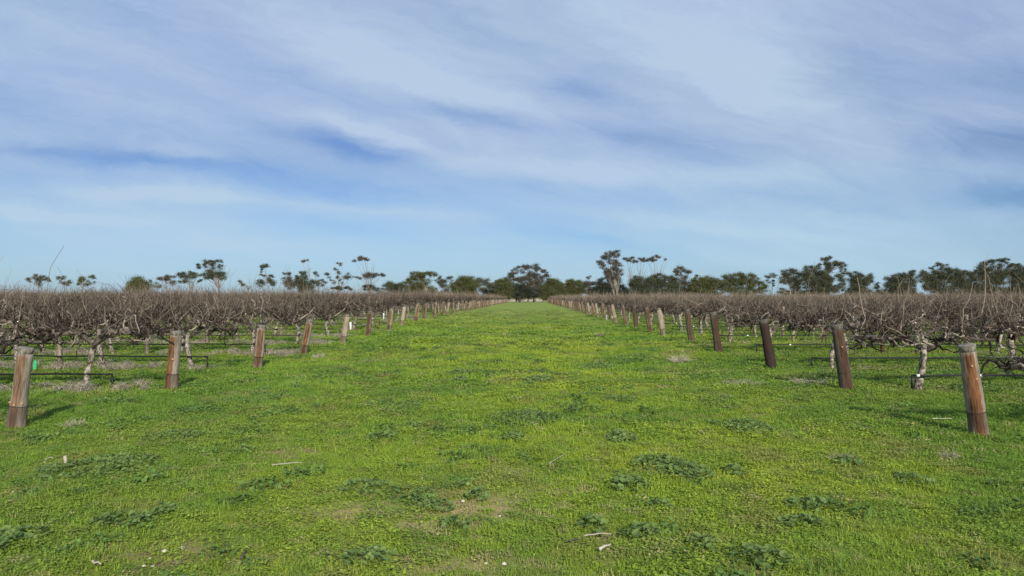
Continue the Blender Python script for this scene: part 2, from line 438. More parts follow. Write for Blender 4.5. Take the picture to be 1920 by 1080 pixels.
def under_vine(x, y):
    """1 beneath the vine rows, 0 on the track and mid-row"""
    out = np.zeros_like(x)
    for side in (-1, 1):
        y0 = row_y(side, 1); ph = (y - y0) / 4.2; ph = ph - np.round(ph)
        band = np.exp(-(ph * 4.2 / 0.55) ** 2)
        inside = sstep(row_x(side) + 0.1, row_x(side) + 1.2, side * x) * sstep(y0 - 1.5, y0 - 0.4, y) * (1 - sstep(222, 226, y))
        out = np.maximum(out, band * inside)
    return out


def lerp(a, b, t): return a + (np.asarray(b)[None, :] - a) * t[:, None]


def grass_colour(x, y):
    """albedo of the sward at a place (patchwork of clover, grass and weeds)"""
    x = np.asarray(x, float); y = np.asarray(y, float)
    n1 = fbm(x * 0.28, y * 0.28, 11, 4); n2 = fbm(x * 0.9, y * 0.7, 21, 4); n3 = fbm(x * 3.0, y * 2.4, 31, 3)
    col = np.tile(np.array((0.192, 0.298, 0.034)), (len(x), 1))
    yel = np.clip(sstep(0.42, 0.66, n1) * 0.8 + np.exp(-((x - 0.2) / 2.6) ** 2) * 0.55 * (1 - sstep(25, 60, y)), 0, 1)
    col = lerp(col, (0.275, 0.345, 0.038), yel)
    col = lerp(col, (0.100, 0.215, 0.032), sstep(0.50, 0.68, n2) * 0.55)
    col = lerp(col, (0.145, 0.265, 0.040), sstep(0.55, 0.75, n3) * 0.5)
    side_ = sstep(1.2, 4.5, np.abs(x - 0.6)) * (1 - sstep(14, 30, y))
    col = lerp(col, (0.135, 0.228, 0.036), side_ * 0.55)
    bot = 1 - sstep(4.5, 6.5, y); col = lerp(col, (0.135, 0.215, 0.034), bot * 0.3)
    brn = sstep(0.60, 0.78, fbm(x * 1.7, y * 1.3, 61, 4)) * (1 - sstep(20, 40, y)); col = lerp(col, (0.24, 0.235, 0.07), brn * 0.6)
    far = sstep(22, 75, y)
    col = lerp(col, (0.210, 0.262, 0.068), far * 0.85)
    uv = under_vine(x, y)
    col = lerp(col, (0.20, 0.20, 0.075), uv * 0.35)
    soil, straw = patches(x, y)
    return col, soil, straw, uv


# ground: one sheet out to the horizon
def lines(dense0, dense1, step, lim0, lim1, grow):
    a = list(np.arange(dense0, dense1, step)); s = step
    while a[-1] < lim1: s *= grow; a.append(a[-1] + s)
    s = step
    while a[0] > lim0: s *= grow; a.insert(0, a[0] - s)
    return np.array(a)


gx = lines(-8, 8, 0.07, -3500, 3500, 1.045); gy = lines(3.2, 16, 0.06, -900, 4500, 1.035)
XX, YY = np.meshgrid(gx, gy); xf, yf = XX.ravel(), YY.ravel()
hh = ground_h(xf, yf)
hh[(yf > 350) | (np.abs(xf) > 350)] = 0
nx, ny = len(gx), len(gy)
i = (np.arange(ny - 1)[:, None] * nx + np.arange(nx - 1)[None, :]).ravel()
me = arr_mesh('ground', np.stack([xf, yf, hh], 1), np.stack([i, i + 1, i + nx + 1, i + nx], 1))
col, soil, straw, uv = grass_colour(xf, yf)
near = 1 - sstep(30, 70, yf)
col = col * (1.02 - 0.20 * near[:, None])
col = lerp(col, (0.20, 0.145, 0.085), np.clip(0.16 * near, 0, 1))
col = lerp(col, (0.25, 0.17, 0.105), np.clip(soil * 1.3, 0, 1)); col = lerp(col, (0.36, 0.29, 0.13), np.clip(straw * 1.2, 0, 1))
pad = sstep(232, 238, yf); col = lerp(col, (0.52, 0.45, 0.27), pad * 0.95)
attr(me, 'gcol', np.concatenate([col, np.ones((len(col), 1))], 1), 'FLOAT_COLOR')
o = link('ground', me, M_ground); o['kind'] = 'structure'; o['label'] = 'green grassed ground of the vineyard and its wide central track'


# ------------------------------------------------------------------ grass (stuff, geometry nodes)
def leaf(mb, base, h, w, az, lean, tone, kind):
    d = np.array((math.cos(az), math.sin(az), 0)); p = np.array((-math.sin(az), math.cos(az), 0)); base = np.array(base)
    if kind == 'blade':
        top = base + d * h * lean + np.array((0, 0, h)); mid = base + d * h * lean * 0.35 + np.array((0, 0, h * 0.6))
        v = [base - p * w / 2, base + p * w / 2, mid + p * w * 0.4, mid - p * w * 0.4, top]
        mb.add(v, [[0, 1, 2, 3]], [[3, 2, 4]], tone)
    else:
        c = base + np.array((0, 0, h)) + d * h * 0.3
        t = np.array((0, 0, 1.0)) * lean
        v = [c - p * w * 0.25 - d * w * 0.35, c + p * w * 0.25 - d * w * 0.35, c + p * w * 0.5 + t * w * 0.3, c + d * w * 0.5 + t * w * 0.5, c - p * w * 0.5 + t * w * 0.3]
        mb.add(v, [[0, 1, 2, 4]], [[4, 2, 3]], tone)


def tuft(kind, rad, n, hmin, hmax, w, lean=1.0):
    mb = MB()
    for k in range(n):
        r = rad * math.sqrt(random.random()); a = random.random() * 6.283
        leaf(mb, (r * math.cos(a), r * math.sin(a), -0.005), random.uniform(hmin, hmax), w * random.uniform(0.7, 1.3), random.random() * 6.283,
             random.uniform(0.1, 1.0) * lean, random.random(), kind if random.random() < 0.8 else 'blade')
    me = mb.mesh('tuft', False); me.materials.append(M_grass)
    return bpy.data.objects.new('tuft_source', me)


WEED = None
SRC = [tuft('clover', 0.085, 52, 0.006, 0.032, 0.012, 0.6), tuft('clover', 0.085, 44, 0.008, 0.036, 0.015, 0.6), tuft('blade', 0.07, 50, 0.014, 0.045, 0.0048),
       tuft('clover', 0.17, 70, 0.004, 0.030, 0.024, 0.6), tuft('blade', 0.16, 60, 0.015, 0.05, 0.009),
       tuft('clover', 0.42, 110, 0.004, 0.035, 0.050, 0.5), tuft('blade', 0.40, 80, 0.015, 0.07, 0.02), tuft('clover', 0.11, 42, 0.02, 0.055, 0.028, 1.3), tuft('blade', 0.12, 60, 0.03, 0.10, 0.0045)]


def scatter(y0, y1, dens, side=1.5):
    wmax = 0.72 * y1 + side
    npts = int((y1 - y0) * 2 * wmax * dens)
    x = rng.uniform(-wmax, wmax, npts); y = rng.uniform(y0, y1, npts)
    k = np.abs(x) < 0.72 * y + side
    return x[k], y[k]


def gn_scatter(name, pts, rot, scl, var, sources, cols=None):
    me = bpy.data.meshes.new(name); me.vertices.add(len(pts)); me.vertices.foreach_set('co', np.asarray(pts, np.float32).ravel()); me.update()
    attr(me, 'rot', rot, 'FLOAT_VECTOR'); attr(me, 'scl', scl, 'FLOAT_VECTOR'); attr(me, 'var', var, 'INT')
    if cols is not None: attr(me, 'gcol', cols, 'FLOAT_COLOR')
    o = link(name, me)
    t = bpy.data.node_groups.new(name + '_nodes', 'GeometryNodeTree')
    t.interface.new_socket('Geometry', in_out='INPUT', socket_type='NodeSocketGeometry')
    t.interface.new_socket('Geometry', in_out='OUTPUT', socket_type='NodeSocketGeometry')
    gi = t.nodes.new('NodeGroupInput'); go = t.nodes.new('NodeGroupOutput'); jn = t.nodes.new('GeometryNodeJoinGeometry')
    def na(nm, ty):
        q = t.nodes.new('GeometryNodeInputNamedAttribute'); q.data_type = ty; q.inputs[0].default_value = nm
        return [s for s in q.outputs if s.enabled and s.name == 'Attribute'][0]
    r_, s_, v_ = na('rot', 'FLOAT_VECTOR'), na('scl', 'FLOAT_VECTOR'), na('var', 'INT')
    for k, src in enumerate(sources):
        oi = t.nodes.new('GeometryNodeObjectInfo'); oi.inputs['Object'].default_value = src; oi.inputs['As Instance'].default_value = True
        ip = t.nodes.new('GeometryNodeInstanceOnPoints'); cp = t.nodes.new('FunctionNodeCompare'); cp.data_type = 'INT'; cp.operation = 'EQUAL'
        ci = [s for s in cp.inputs if s.enabled]
        t.links.new(v_, ci[0]); ci[1].default_value = k
        t.links.new(cp.outputs[0], ip.inputs['Selection']); t.links.new(gi.outputs[0], ip.inputs['Points'])
        t.links.new(oi.outputs['Geometry'], ip.inputs['Instance'])
        t.links.new(r_, ip.inputs['Rotation']); t.links.new(s_, ip.inputs['Scale'])
        t.links.new(ip.outputs[0], jn.inputs[0])
    t.links.new(jn.outputs[0], go.inputs[0])
    md = o.modifiers.new('scatter', 'NODES'); md.node_group = t
    return o


gxs, gys, gv, gs = [], [], [], []
for y0, y1, dens, vs, sc in ((3.4, 8.5, 330, (0, 1, 2), 1.0), (8.5, 13, 170, (0, 1, 2), 1.3), (13, 24, 55, (3, 3, 4), 1.15), (24, 45, 5.5, (5, 5, 6), 1.1), (45, 100, 2.6, (5, 5, 6), 1.2)):
    x, y = scatter(y0, y1, dens)
    soil, straw = patches(x, y); cl = fbm(x * 4.0, y * 4.0, 77, 3)
    cl = cl - sstep(45, 100, y) * 0.9 - 0.12
    keep = rng.random(len(x)) > np.clip(soil * 0.85 + straw * 0.55 + (0.5 - cl) * 0.9, 0, 0.93)
    x, y = x[keep], y[keep]
    cl2 = fbm(x * 0.8, y * 0.8, 88, 3) + (rng.random(len(x)) - 0.5) * 0.5
    v = np.where(cl2 < 0.46, vs[0], np.where(cl2 < 0.62, vs[1], vs[2]))
    gxs.append(x); gys.append(y); gv.append(v); gs.append(sc * (0.65 + 0.7 * rng.random(len(x))) * (0.75 + 0.5 * fbm(x * 1.1, y * 1.1, 91, 2)))
x = np.concatenate(gxs); y = np.concatenate(gys); v = np.concatenate(gv); s = np.concatenate(gs)
NG = len(x)
wx_, wy_ = scatter(3.4, 26, 26, 1.0)
wm = fbm(wx_ * 1.4 + 5, wy_ * 1.0, 131, 4); pk = fbm(wx_ * 0.25, wy_ * 0.25, 141, 2)
kk = (wm > 0.60 - 0.10 * (pk - 0.5)) & (rng.random(len(wx_)) < 0.75); wx_, wy_ = wx_[kk], wy_[kk]
x = np.concatenate([x, wx_]); y = np.concatenate([y, wy_]); v = np.concatenate([v, rng.choice([7, 7, 8], len(wx_))]); s = np.concatenate([s, 0.5 + 0.9 * rng.random(len(wx_))])
col, soil, straw, uv = grass_colour(x, y)
col[NG:] = np.array((0.112, 0.185, 0.045)) * (0.75 + 0.6 * rng.random((len(x) - NG, 1)))
col = col * (1.00 + 0.18 * rng.random((len(x), 1)))
dry = rng.random(len(x)) < 0.05 + 0.45 * straw + 0.06 * uv
dry[NG:] = False
col[dry] = np.array((0.34, 0.31, 0.13)) * (0.7 + 0.5 * rng.random((dry.sum(), 1)))
cols = np.concatenate([col, np.ones((len(x), 1))], 1)
rot = np.stack([(rng.random(len(x)) - 0.5) * 0.3, (rng.random(len(x)) - 0.5) * 0.3, rng.random(len(x)) * 6.283], 1)
sc3 = np.stack([s, s, s * (0.7 + 0.6 * rng.random(len(x)))], 1)
o = gn_scatter('grass', np.stack([x, y, ground_h(x, y)], 1), rot, sc3, v, SRC, cols)
tag(o, 'short bright green grass and clover covering the track', 'grass', kind='stuff')


# dry weeds under the vine rows (mostly on the left)
def straw_src(n, rad, h, w):
    mb = MB()
    for k in range(n):
        a = random.random() * 6.283; r = rad * random.random()
        p0 = np.array((r * math.cos(a), r * math.sin(a), -0.01)); az = random.random() * 6.283; hh = h * random.uniform(0.4, 1)
        d = np.array((math.cos(az), math.sin(az), 0)) * hh * random.uniform(0.2, 0.9)
        mb.tube([p0, p0 + d * 0.3 + (0, 0, hh * 0.6), p0 + d + (0, 0, hh * random.uniform(0.7, 1.0))], [w, w * 0.8, w * 0.4], 3, random.random(), False)
    me = mb.mesh('dry_tuft'); me.materials.append(M_straw); return bpy.data.objects.new('dry_tuft_source', me)


WS_ = [straw_src(46, 0.14, 0.20, 0.0035), straw_src(60, 0.18, 0.13, 0.0045)]
xs, ys = [], []
for side, r0, r1, dens in ((-1, 2, 2, 9), (-1, 3, 6, 16), (-1, 7, 12, 8), (1, 2, 3, 1.1), (1, 4, 9, 1.1)):
    for r in range(r0, r1 + 1):
        yy = row_y(side, r); L = 0.74 * yy - row_x(side) + 1.5
        if L < 0.5: continue
        k = int(L * dens); xx = row_x(side) + 0.35 + rng.random(k) * L
        kk = fbm(xx * 0.8, np.full(k, yy * 3.0), 55, 3) > (0.44 if side < 0 else 0.53); xx = xx[kk]
        xs.append(side * xx); ys.append(yy + (rng.random(len(xx)) - 0.5) * (1.1 if side < 0 else 0.8))
x = np.concatenate(xs); y = np.concatenate(ys)
rot = np.stack([x * 0, x * 0, rng.random(len(x)) * 6.283], 1); s = 0.6 + 0.8 * rng.random(len(x))
o = gn_scatter('dry_weeds', np.stack([x, y, ground_h(x, y)], 1), rot, np.stack([s, s, s], 1), rng.integers(0, 2, len(x)), WS_)
tag(o, 'pale dry weeds in tangled strips beneath the vine rows', 'dry weeds', kind='stuff')


# ------------------------------------------------------------------ vines
def wander(p0, d0, length, steps, bend=0.35, grav=0.0, r=random):
    p = np.array(p0, float); d = np.array(d0, float); d /= np.linalg.norm(d); pts = [p.copy()]; s = length / steps
    for k in range(steps):
        d = d + np.array((r.gauss(0, bend), r.gauss(0, bend), r.gauss(0, bend) + grav)); d /= np.linalg.norm(d)
        p = p + d * s; pts.append(p.copy())
    return np.array(pts)


def make_vine_meshes(seed, ncane, rc, detail=True, arm=1.12):
    r = random.Random(seed)
    tr, wd, cn = MB(), MB(), MB()
    lean = r.uniform(-0.12, 0.12)
    fork = np.array((lean, r.uniform(-0.04, 0.04), r.uniform(0.66, 0.80)))
    k = 8 if detail else 4
    pts = [np.array((0, 0, -0.08)) + (fork - np.array((0, 0, -0.08))) * t + np.array((math.sin(t * 6 + seed) * 0.022, math.cos(t * 5 + seed) * 0.02, 0)) for t in np.linspace(0, 1, k)]
    tr.tube(pts, np.linspace(0.066, 0.046, k) * np.array([r.uniform(0.85, 1.2) for _ in range(k)]) * r.uniform(0.85, 1.15), 9 if detail else 5, np.linspace(0.35, 0.65, k).repeat(9 if detail else 5).tolist() + [0.5, 0.5], True, 0.14)
    spurs = []
    for sx in (-1, 1):
        n_ = 9 if detail else 5
        L = arm * r.uniform(0.92, 1.12); ph = r.random() * 6; sag = r.uniform(0.0, 0.10); z1 = r.uniform(0.90, 0.98)
        pa = []
        for t in np.linspace(0, 1, n_):
            z = fork[2] - 0.06 + (z1 - fork[2] + 0.06) * min(1, t * 5.0) - sag * max(0, t - 0.3) * 1.4 + math.sin(t * 9 + ph) * 0.022
            pa.append((fork[0] + sx * (0.03 + L * t ** 0.9), fork[1] + math.sin(t * 7 + ph) * 0.05, z))
        pa = np.array(pa)
        wd.tube(pa, np.linspace(0.045, 0.025, n_) * np.array([r.uniform(0.8, 1.25) for _ in range(n_)]), 7 if detail else 4, 0.27, True, 0.2)
        ns = 34 if detail else 12
        for q in range(ns):
            t = r.uniform(0.06, 1.0) * (n_ - 1); i0 = min(n_ - 2, int(t)); base = pa[i0] + (pa[i0 + 1] - pa[i0]) * (t - i0)
            up = r.random()
            d = np.array((r.gauss(0, 0.6), r.gauss(0, 0.8), 0.75 if up < 0.62 else (0.1 if up < 0.82 else -0.5)))
            st = wander(base, d, r.uniform(0.14, 0.60), 6 if detail else 2, 0.5, 0.04, r)
            wd.tube(st, np.linspace(0.021, 0.009, len(st)) * r.uniform(0.65, 1.5), 5 if detail else 3, r.choice((0.0, 0.0, 0.1, 0.2, 0.3, 0.5, 0.9)), True, 0.15)
            spurs.append(st)
    for q in range(ncane):
        st = r.choice(spurs); t = r.random() * (len(st) - 1); i0 = int(t); base = st[i0] + (st[min(i0 + 1, len(st) - 1)] - st[i0]) * (t - i0)
        kind = r.random()
        if kind < 0.40: d = (r.gauss(0, 0.6), r.gauss(0, 0.55), 0.85); L = r.uniform(0.35, 1.05); g = -0.03
        elif kind < 0.88: d = (r.gauss(0, 1), r.gauss(0, 1), r.gauss(0.25, 0.8)); L = r.uniform(0.15, 0.6); g = 0.03
        elif kind < 0.972: d = (r.gauss(0, 0.8), r.gauss(0, 0.7), 0.1); L = r.uniform(0.15, 0.45); g = -0.12
        else: d = (r.gauss(0, 0.35), r.gauss(0, 0.3), 1.0); L = r.uniform(0.7, 1.35); g = -0.05
        if base[2] + L * 0.85 > 2.04 and kind < 0.972: L *= 0.6
        st_ = 6 if detail else 3
        pc = wander(base, d, L, st_, 0.22 if kind > 0.972 else (0.30 if kind < 0.40 else 0.5), g, r)
        low = np.clip((-0.12 + 0.95 * (pc[:, 2].mean() - 0.9)) + r.gauss(0, 0.15) + (0.6 if r.random() < 0.07 else 0), 0, 1)  # canes paler upward; shade inside the lower tangle also put into the tone
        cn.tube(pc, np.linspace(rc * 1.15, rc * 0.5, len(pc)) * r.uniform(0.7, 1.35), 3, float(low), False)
    return tr.mesh('trunk'), wd.mesh('cordon'), cn.mesh('canes')


VARS = []
for s in range(9):
    t_, w_, c_ = make_vine_meshes(100 + s, (400, 220, 360, 190, 330, 240, 380, 210, 300)[s], 0.0056)
    t_.materials.append(M_vine_trunk); w_.materials.append(M_vine_wood); c_.materials.append(M_cane)
    VARS.append((t_, w_, c_))
FIRST = {1: 1.38, -1: 1.68}
SP = 2.15
cands = []; rest = []
for side in (-1, 1):
    for r in range(1, NROW + 1):
        yy = row_y(side, r); L = 0.72 * yy + 2.5; k = 0
        while True:
            off = FIRST[side] + SP * k
            if side < 0 and r == 1: off -= 0.1
            xx = row_x(side) + off
            if xx > L and k > 0: break
            (cands if r <= 15 else rest).append((yy, side, r, k, xx)); k += 1
            if k > 200: break
cands.sort(key=lambda c: (c[2], c[3]))
over = cands[296:]; cands = cands[:296]; rest += over
SIDEN = {1: 'right', -1: 'left'}
for yy, side, r, k, xx in cands:
    x = side * xx + random.uniform(-0.08, 0.08); y = yy + random.uniform(-0.05, 0.05)
    root = empty('grapevine', (x, y, hz(x, y)), random.choice((0, math.pi)) + random.uniform(-0.05, 0.05))
    sc = random.uniform(0.92, 1.13) * (1.13 if side < 0 else 1.0)
    root.scale = (random.uniform(0.95, 1.08), random.uniform(0.9, 1.15), sc)
    pos = ('next to the end post' if k == 0 else nth(k + 1) + ' from the track')
    tag(root, 'bare tangled grapevine %s in the %s %s-hand row' % (pos, nth(r), SIDEN[side]), 'grapevine', 'leafless grapevines in the %s block' % SIDEN[side])
    t_, w_, c_ = random.choice(VARS[1::2] if r <= 3 else VARS)
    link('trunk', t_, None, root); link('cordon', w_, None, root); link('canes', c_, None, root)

FARV = []
for s in range(5):
    t_, w_, c_ = make_vine_meshes(300 + s, 210, 0.010, False, 1.2)
    mb_v, q_, tri_, tone_, mi = [], [], [], [], []
    n0 = 0
    bmv = bpy.data.meshes.new('far_vine')
    vs_, fs_, tn_, mt_ = [], [], [], []
    for idx, m_ in enumerate((t_, w_, c_)):
        nv = len(m_.vertices); co = np.empty(nv * 3, np.float32); m_.vertices.foreach_get('co', co)
        tn = np.empty(nv, np.float32); m_.attributes['tone'].data.foreach_get('value', tn)
        vs_.append(co.reshape(-1, 3)); tn_.append(tn)
        for p in m_.polygons: fs_.append([i_ + n0 for i_ in p.vertices]); mt_.append(idx)
        n0 += nv
    bmv.from_pydata(np.concatenate(vs_).tolist(), [], fs_); bmv.update()
    attr(bmv, 'tone', np.concatenate(tn_))
    for m_ in (M_vine_trunk, M_vine_wood, M_cane): bmv.materials.append(m_)
    bmv.polygons.foreach_set('material_index', mt_)
    FARV.append(bpy.data.objects.new('far_vine_source', bmv))
x = np.array([c[1] * c[4] for c in rest]); y = np.array([c[0] for c in rest])
x = x + rng.normal(0, 0.1, len(x)); y = y + rng.normal(0, 0.08, len(y))
rot = np.stack([x * 0, x * 0, rng.integers(0, 2, len(x)) * math.pi + rng.normal(0, 0.05, len(x))], 1)
s = rng.uniform(0.90, 1.14, len(x)) * np.where(x < 0, 1.09, 1.02)
o = gn_scatter('distant_grapevines', np.stack([x, y, ground_h(x, y)], 1), rot, np.stack([s, s, s], 1), rng.integers(0, 5, len(x)), FARV)
tag(o, 'brown mass of distant bare grapevines behind the near rows', 'grapevines', kind='stuff')


# ------------------------------------------------------------------ end posts
def post_meshes(seed, seg=20, rings=14):
    r = random.Random(seed); prof = np.array([1 + 0.05 * r.gauss(0, 1) for _ in range(seg)]); prof = (prof + np.roll(prof, 1) + np.roll(prof, -1)) / 3
    Hs = 0.985
    v = []; zs = np.linspace(-0.12, Hs, rings)
    for z in zs:
        t = max(0, z) / Hs; rad = 0.124 - 0.019 * t + 0.004 * math.sin(z * 7 + seed) + 0.010 * math.exp(-z * 9)
        for k in range(seg):
            a = k / seg * 2 * math.pi; rr = rad * prof[k] * (1 + 0.012 * r.gauss(0, 1))
            v.append((rr * math.cos(a), rr * math.sin(a), z))
    i = (np.arange(rings - 1)[:, None] * seg); j = np.arange(seg)[None, :]; j2 = (j + 1) % seg
    q = np.stack([i + j, i + j2, i + seg + j2, i + seg + j], -1).reshape(-1, 4)
    v.append((0, 0, Hs)); e = (rings - 1) * seg; jj = np.arange(seg)
    t = np.stack([e + jj, e + (jj + 1) % seg, np.full(seg, len(v) - 1)], -1)
    shaft = arr_mesh('shaft', v, [q, t]); shaft.materials.append(M_post)
    # cap: weathered top disc above the wire groove
    v = []; tilt = r.uniform(-0.12, 0.12)
    for z, s in ((Hs - 0.015, 0.096), (Hs + 0.010, 0.097), (Hs + 0.014, 0.103), (Hs + 0.055, 0.110), (Hs + 0.076, 0.112), (Hs + 0.080, 0.108)):
        for k in range(seg):
            a = k / seg * 2 * math.pi; rr = s * prof[k] * (1 + 0.035 * r.gauss(0, 1))
            v.append((rr * math.cos(a), rr * math.sin(a), z + tilt * rr * math.cos(a) * (1 if z > Hs + 0.03 else 0.2)))
    i = (np.arange(5)[:, None] * seg)
    q = np.stack([i + j, i + j2, i + seg + j2, i + seg + j], -1).reshape(-1, 4)
    v.append((0, 0, Hs + 0.079)); e = 5 * seg
    t = np.stack([e + jj, e + (jj + 1) % seg, np.full(seg, len(v) - 1)], -1)
    cap = arr_mesh('cap', v, [q, t]); cap.materials.append(M_cap)
    return shaft, cap


def band_mesh():
    mb = MB(); n = 24; a = np.linspace(0, 2 * math.pi, n + 1)
    mb.tube(np.stack([0.1235 * np.cos(a), 0.1235 * np.sin(a), 0.29 + 0.006 * np.sin(a)], 1), 0.0045, 5, 0.5, False)
    me = mb.mesh('band'); me.materials.append(M_rust); return me


PM = [post_meshes(s) for s in range(6)]
PF = [post_meshes(20 + s, 8, 4) for s in range(4)]
BAND = band_mesh()


def knot_mesh(r=0.022):
    v = []; seg = 8
    for z, s in ((-0.01, 1.0), (0.008, 0.85), (0.016, 0.45)):
        for k in range(seg):
            a = k / seg * 6.283; v.append((r * s * math.cos(a) * random.uniform(0.85, 1.2), -z, r * 0.8 * s * math.sin(a)))
    v.append((0, -0.018, 0)); q = []
    for i in range(2):
        for k in range(seg): q.append((i * seg + k, i * seg + (k + 1) % seg, (i + 1) * seg + (k + 1) % seg, (i + 1) * seg + k))
    t = [(16 + k, 16 + (k + 1) % seg, 24) for k in range(seg)]
    me = arr_mesh('knot', v, [q, t]); me.materials.append(M_knot); return me


KN = knot_mesh()
# (redness, darkness, paleness), scale, height, description
LOOK = {-1: [((0.75, 0.0, 0.15), 1.0, 1.0, 'stout grey-brown end post with pale cap and green tag'),
             ((1.0, 0.0, 0.1), 1.0, 1.04, 'red-brown leaning end post with grey cap and knot'),
             ((0.9, 0.0, 0.25), 1.0, 1.0, 'grey-edged end post with red-brown streak'),
             ((1.0, 0.0, 0.25), 0.98, 1.0, 'bright orange-brown end post with dark lower part'),
             ((0.35, 0.0, 0.75), 0.95, 1.0, 'pale tan end post flared at its foot'),
             ((1.0, 0.3, 0.2), 0.95, 1.0, 'dark red end post with grey edges'),
             ((0.9, 0.0, 0.4), 0.95, 0.98, 'reddish end post with tan right side'),
             ((0.1, 0.0, 0.9), 0.9, 1.0, 'whitish bleached end post'),
             ((1.0, 0.0, 0.4), 0.95, 1.03, 'tall red-brown end post'),
             ((1.0, 0.25, 0.3), 0.95, 1.0, 'narrow dark brown end post')],
        1: [((1.0, 0.0, 0.2), 1.02, 1.03, 'stout end post with orange-brown face and grey capped top'),
            ((1.0, 0.62, 0.0), 0.95, 1.08, 'dark end post with reddish upper face and blackened foot'),
            ((0.1, 0.8, 0.0), 1.02, 1.06, 'charcoal-dark end post with grey right edge'),
            ((0.95, 0.66, 0.1), 0.95, 1.10, 'brown end post with splintered pale top'),
            ((0.9, 0.52, 0.15), 0.95, 1.08, 'reddish-brown end post under drooping canes'),
            ((0.3, 0.0, 0.8), 0.92, 1.08, 'tan end post with dark banded foot'),
            ((1.0, 0.3, 0.1), 0.95, 1.08, 'dull red end post with short pale top'),
            ((0.5, 0.6, 0.1), 0.95, 1.08, 'blackish end post with grey right side'),
            ((0.6, 0.4, 0.3), 0.95, 1.08, 'dark end post with light grey edge'),
            ((0.4, 0.0, 0.9), 0.95, 1.10, 'orange-tan end post'),
            ((0.5, 0.5, 0.1), 0.92, 1.03, 'short dark brown end post')]}
for side in (-1, 1):
    for r in range(1, NROW + 1):
        y = row_y(side, r); x = side * row_x(side) + {(-1, 1): -0.14, (-1, 2): -0.10, (-1, 4): -0.15, (1, 1): -0.14, (1, 2): 0.07, (1, 3): 0.12, (1, 4): -0.04}.get((side, r), random.gauss(0, 0.05) if r > 4 else 0)
        if r <= len(LOOK[side]): colr, sc, hs, desc = LOOK[side][r - 1]
        else:
            colr = random.choice(((1, 0.1, 0.3), (0.8, 0.2, 0.3), (1, 0.3, 0.1), (0.3, 0, 0.8), (0.9, 0, 0.5), (1, 0.3, 0.1)) if side > 0 else ((1, 0.1, 0.3), (0.3, 0, 0.8), (0.5, 0, 0.6), (0.9, 0, 0.5), (0.8, 0.2, 0.3)))
            sc, hs, desc = random.uniform(0.85, 1.0), random.uniform(0.95, 1.04) * (1.05 if side > 0 else 1), random.choice(('brown', 'reddish', 'weathered')) + ' end post'
            desc = {(1, 0.1, 0.3): 'reddish brown end post', (0.8, 0.2, 0.3): 'weathered brown end post', (0.3, 0, 0.8): 'pale tan end post', (1, 0.3, 0.1): 'dark reddish end post', (0.5, 0, 0.6): 'grey-tan end post', (0.9, 0, 0.5): 'rusty tan end post'}[colr]
        root = empty('end_post', (x, y, hz(x, y)))
        if r <= 3: tilt = {(-1, 1): 8.0, (-1, 2): 5.5, (-1, 3): 5.0, (1, 1): 8.5, (1, 2): 8.0, (1, 3): 10.0}[(side, r)]
        else: tilt = random.uniform(5, 10.5)
        root.rotation_euler = (math.radians(random.uniform(-2, 2)), -side * math.radians(tilt), 0)
        sc *= 0.86 if r == 1 else 0.94
        root.scale = (sc, sc, hs)
        tag(root, '%s, %s in the %s line' % (desc, nth(r), SIDEN[side]), 'post', 'end posts along the %s side of the track' % SIDEN[side])
        sh, cp = (PM[(r + (side > 0) * 3) % 6] if r < 14 else random.choice(PF))
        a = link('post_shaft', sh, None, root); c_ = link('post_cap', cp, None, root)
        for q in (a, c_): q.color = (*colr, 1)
        if r <= 6: link('wire_band', BAND, None, root)
        if r <= 2 or (side > 0 and r == 1):
            ks = {(-1, 1): [(-0.09, -0.08, 0.33), (0.01, -0.117, 0.31), (0.10, -0.065, 0.335)], (-1, 2): [(0.035, -0.108, 0.56)], (1, 1): [(-0.03, -0.104, 0.83), (0.005, -0.108, 0.68)], (1, 2): [(0.0, -0.108, 0.70)]}[(side, r)]
            for kx, ky, kz in ks:
                q = link('knot', KN, None, root); q.location = (kx, ky, kz); q.rotation_euler = (0, 0, math.atan2(kx, -ky)); q.scale = (1.3 if (side, r) == (-1, 2) else 0.9,) * 3

# green tag hanging from the first left post
yy = row_y(-1, 1); px, py = -row_x(-1), yy
mb = MB(); p = P(66, 681, yy - 0.15)
w, h_ = 0.045, 0.10
v = [(-w / 2, -0.002, -h_), (w / 2, -0.002, -h_), (w / 2, -0.002, 0), (-w / 2, -0.002, 0), (-w / 2, 0.002, -h_), (w / 2, 0.002, -h_), (w / 2, 0.002, 0), (-w / 2, 0.002, 0), (0, -0.002, 0.03), (0, 0.002, 0.03)]
mb.add(v, [[0, 1, 2, 3], [5, 4, 7, 6], [1, 5, 6, 2], [4, 0, 3, 7], [4, 5, 1, 0]], [[3, 2, 8], [6, 7, 9]])
o = link('plastic_tag', mb.mesh('tag', False), M_green_tag); o.location = (p[0], p[1], p[2] + 0.02); o.rotation_euler = (0, math.radians(6), math.radians(-15))
tag(o, 'small bright green plastic tag hanging on the nearest left end post', 'tag')

# ------------------------------------------------------------------ line posts within the rows
def line_post_mesh(seed):
    r = random.Random(seed); mb = MB(); z = np.linspace(-0.1, 1.22, 9)
    mb.tube(np.stack([np.array([r.gauss(0, 0.004) for _ in z]), np.array([r.gauss(0, 0.004) for _ in z]), z], 1), np.linspace(0.062, 0.052, 9), 12, 0.5, True, 0.04)
    me = mb.mesh('line_post'); me.materials.append(M_post); return me


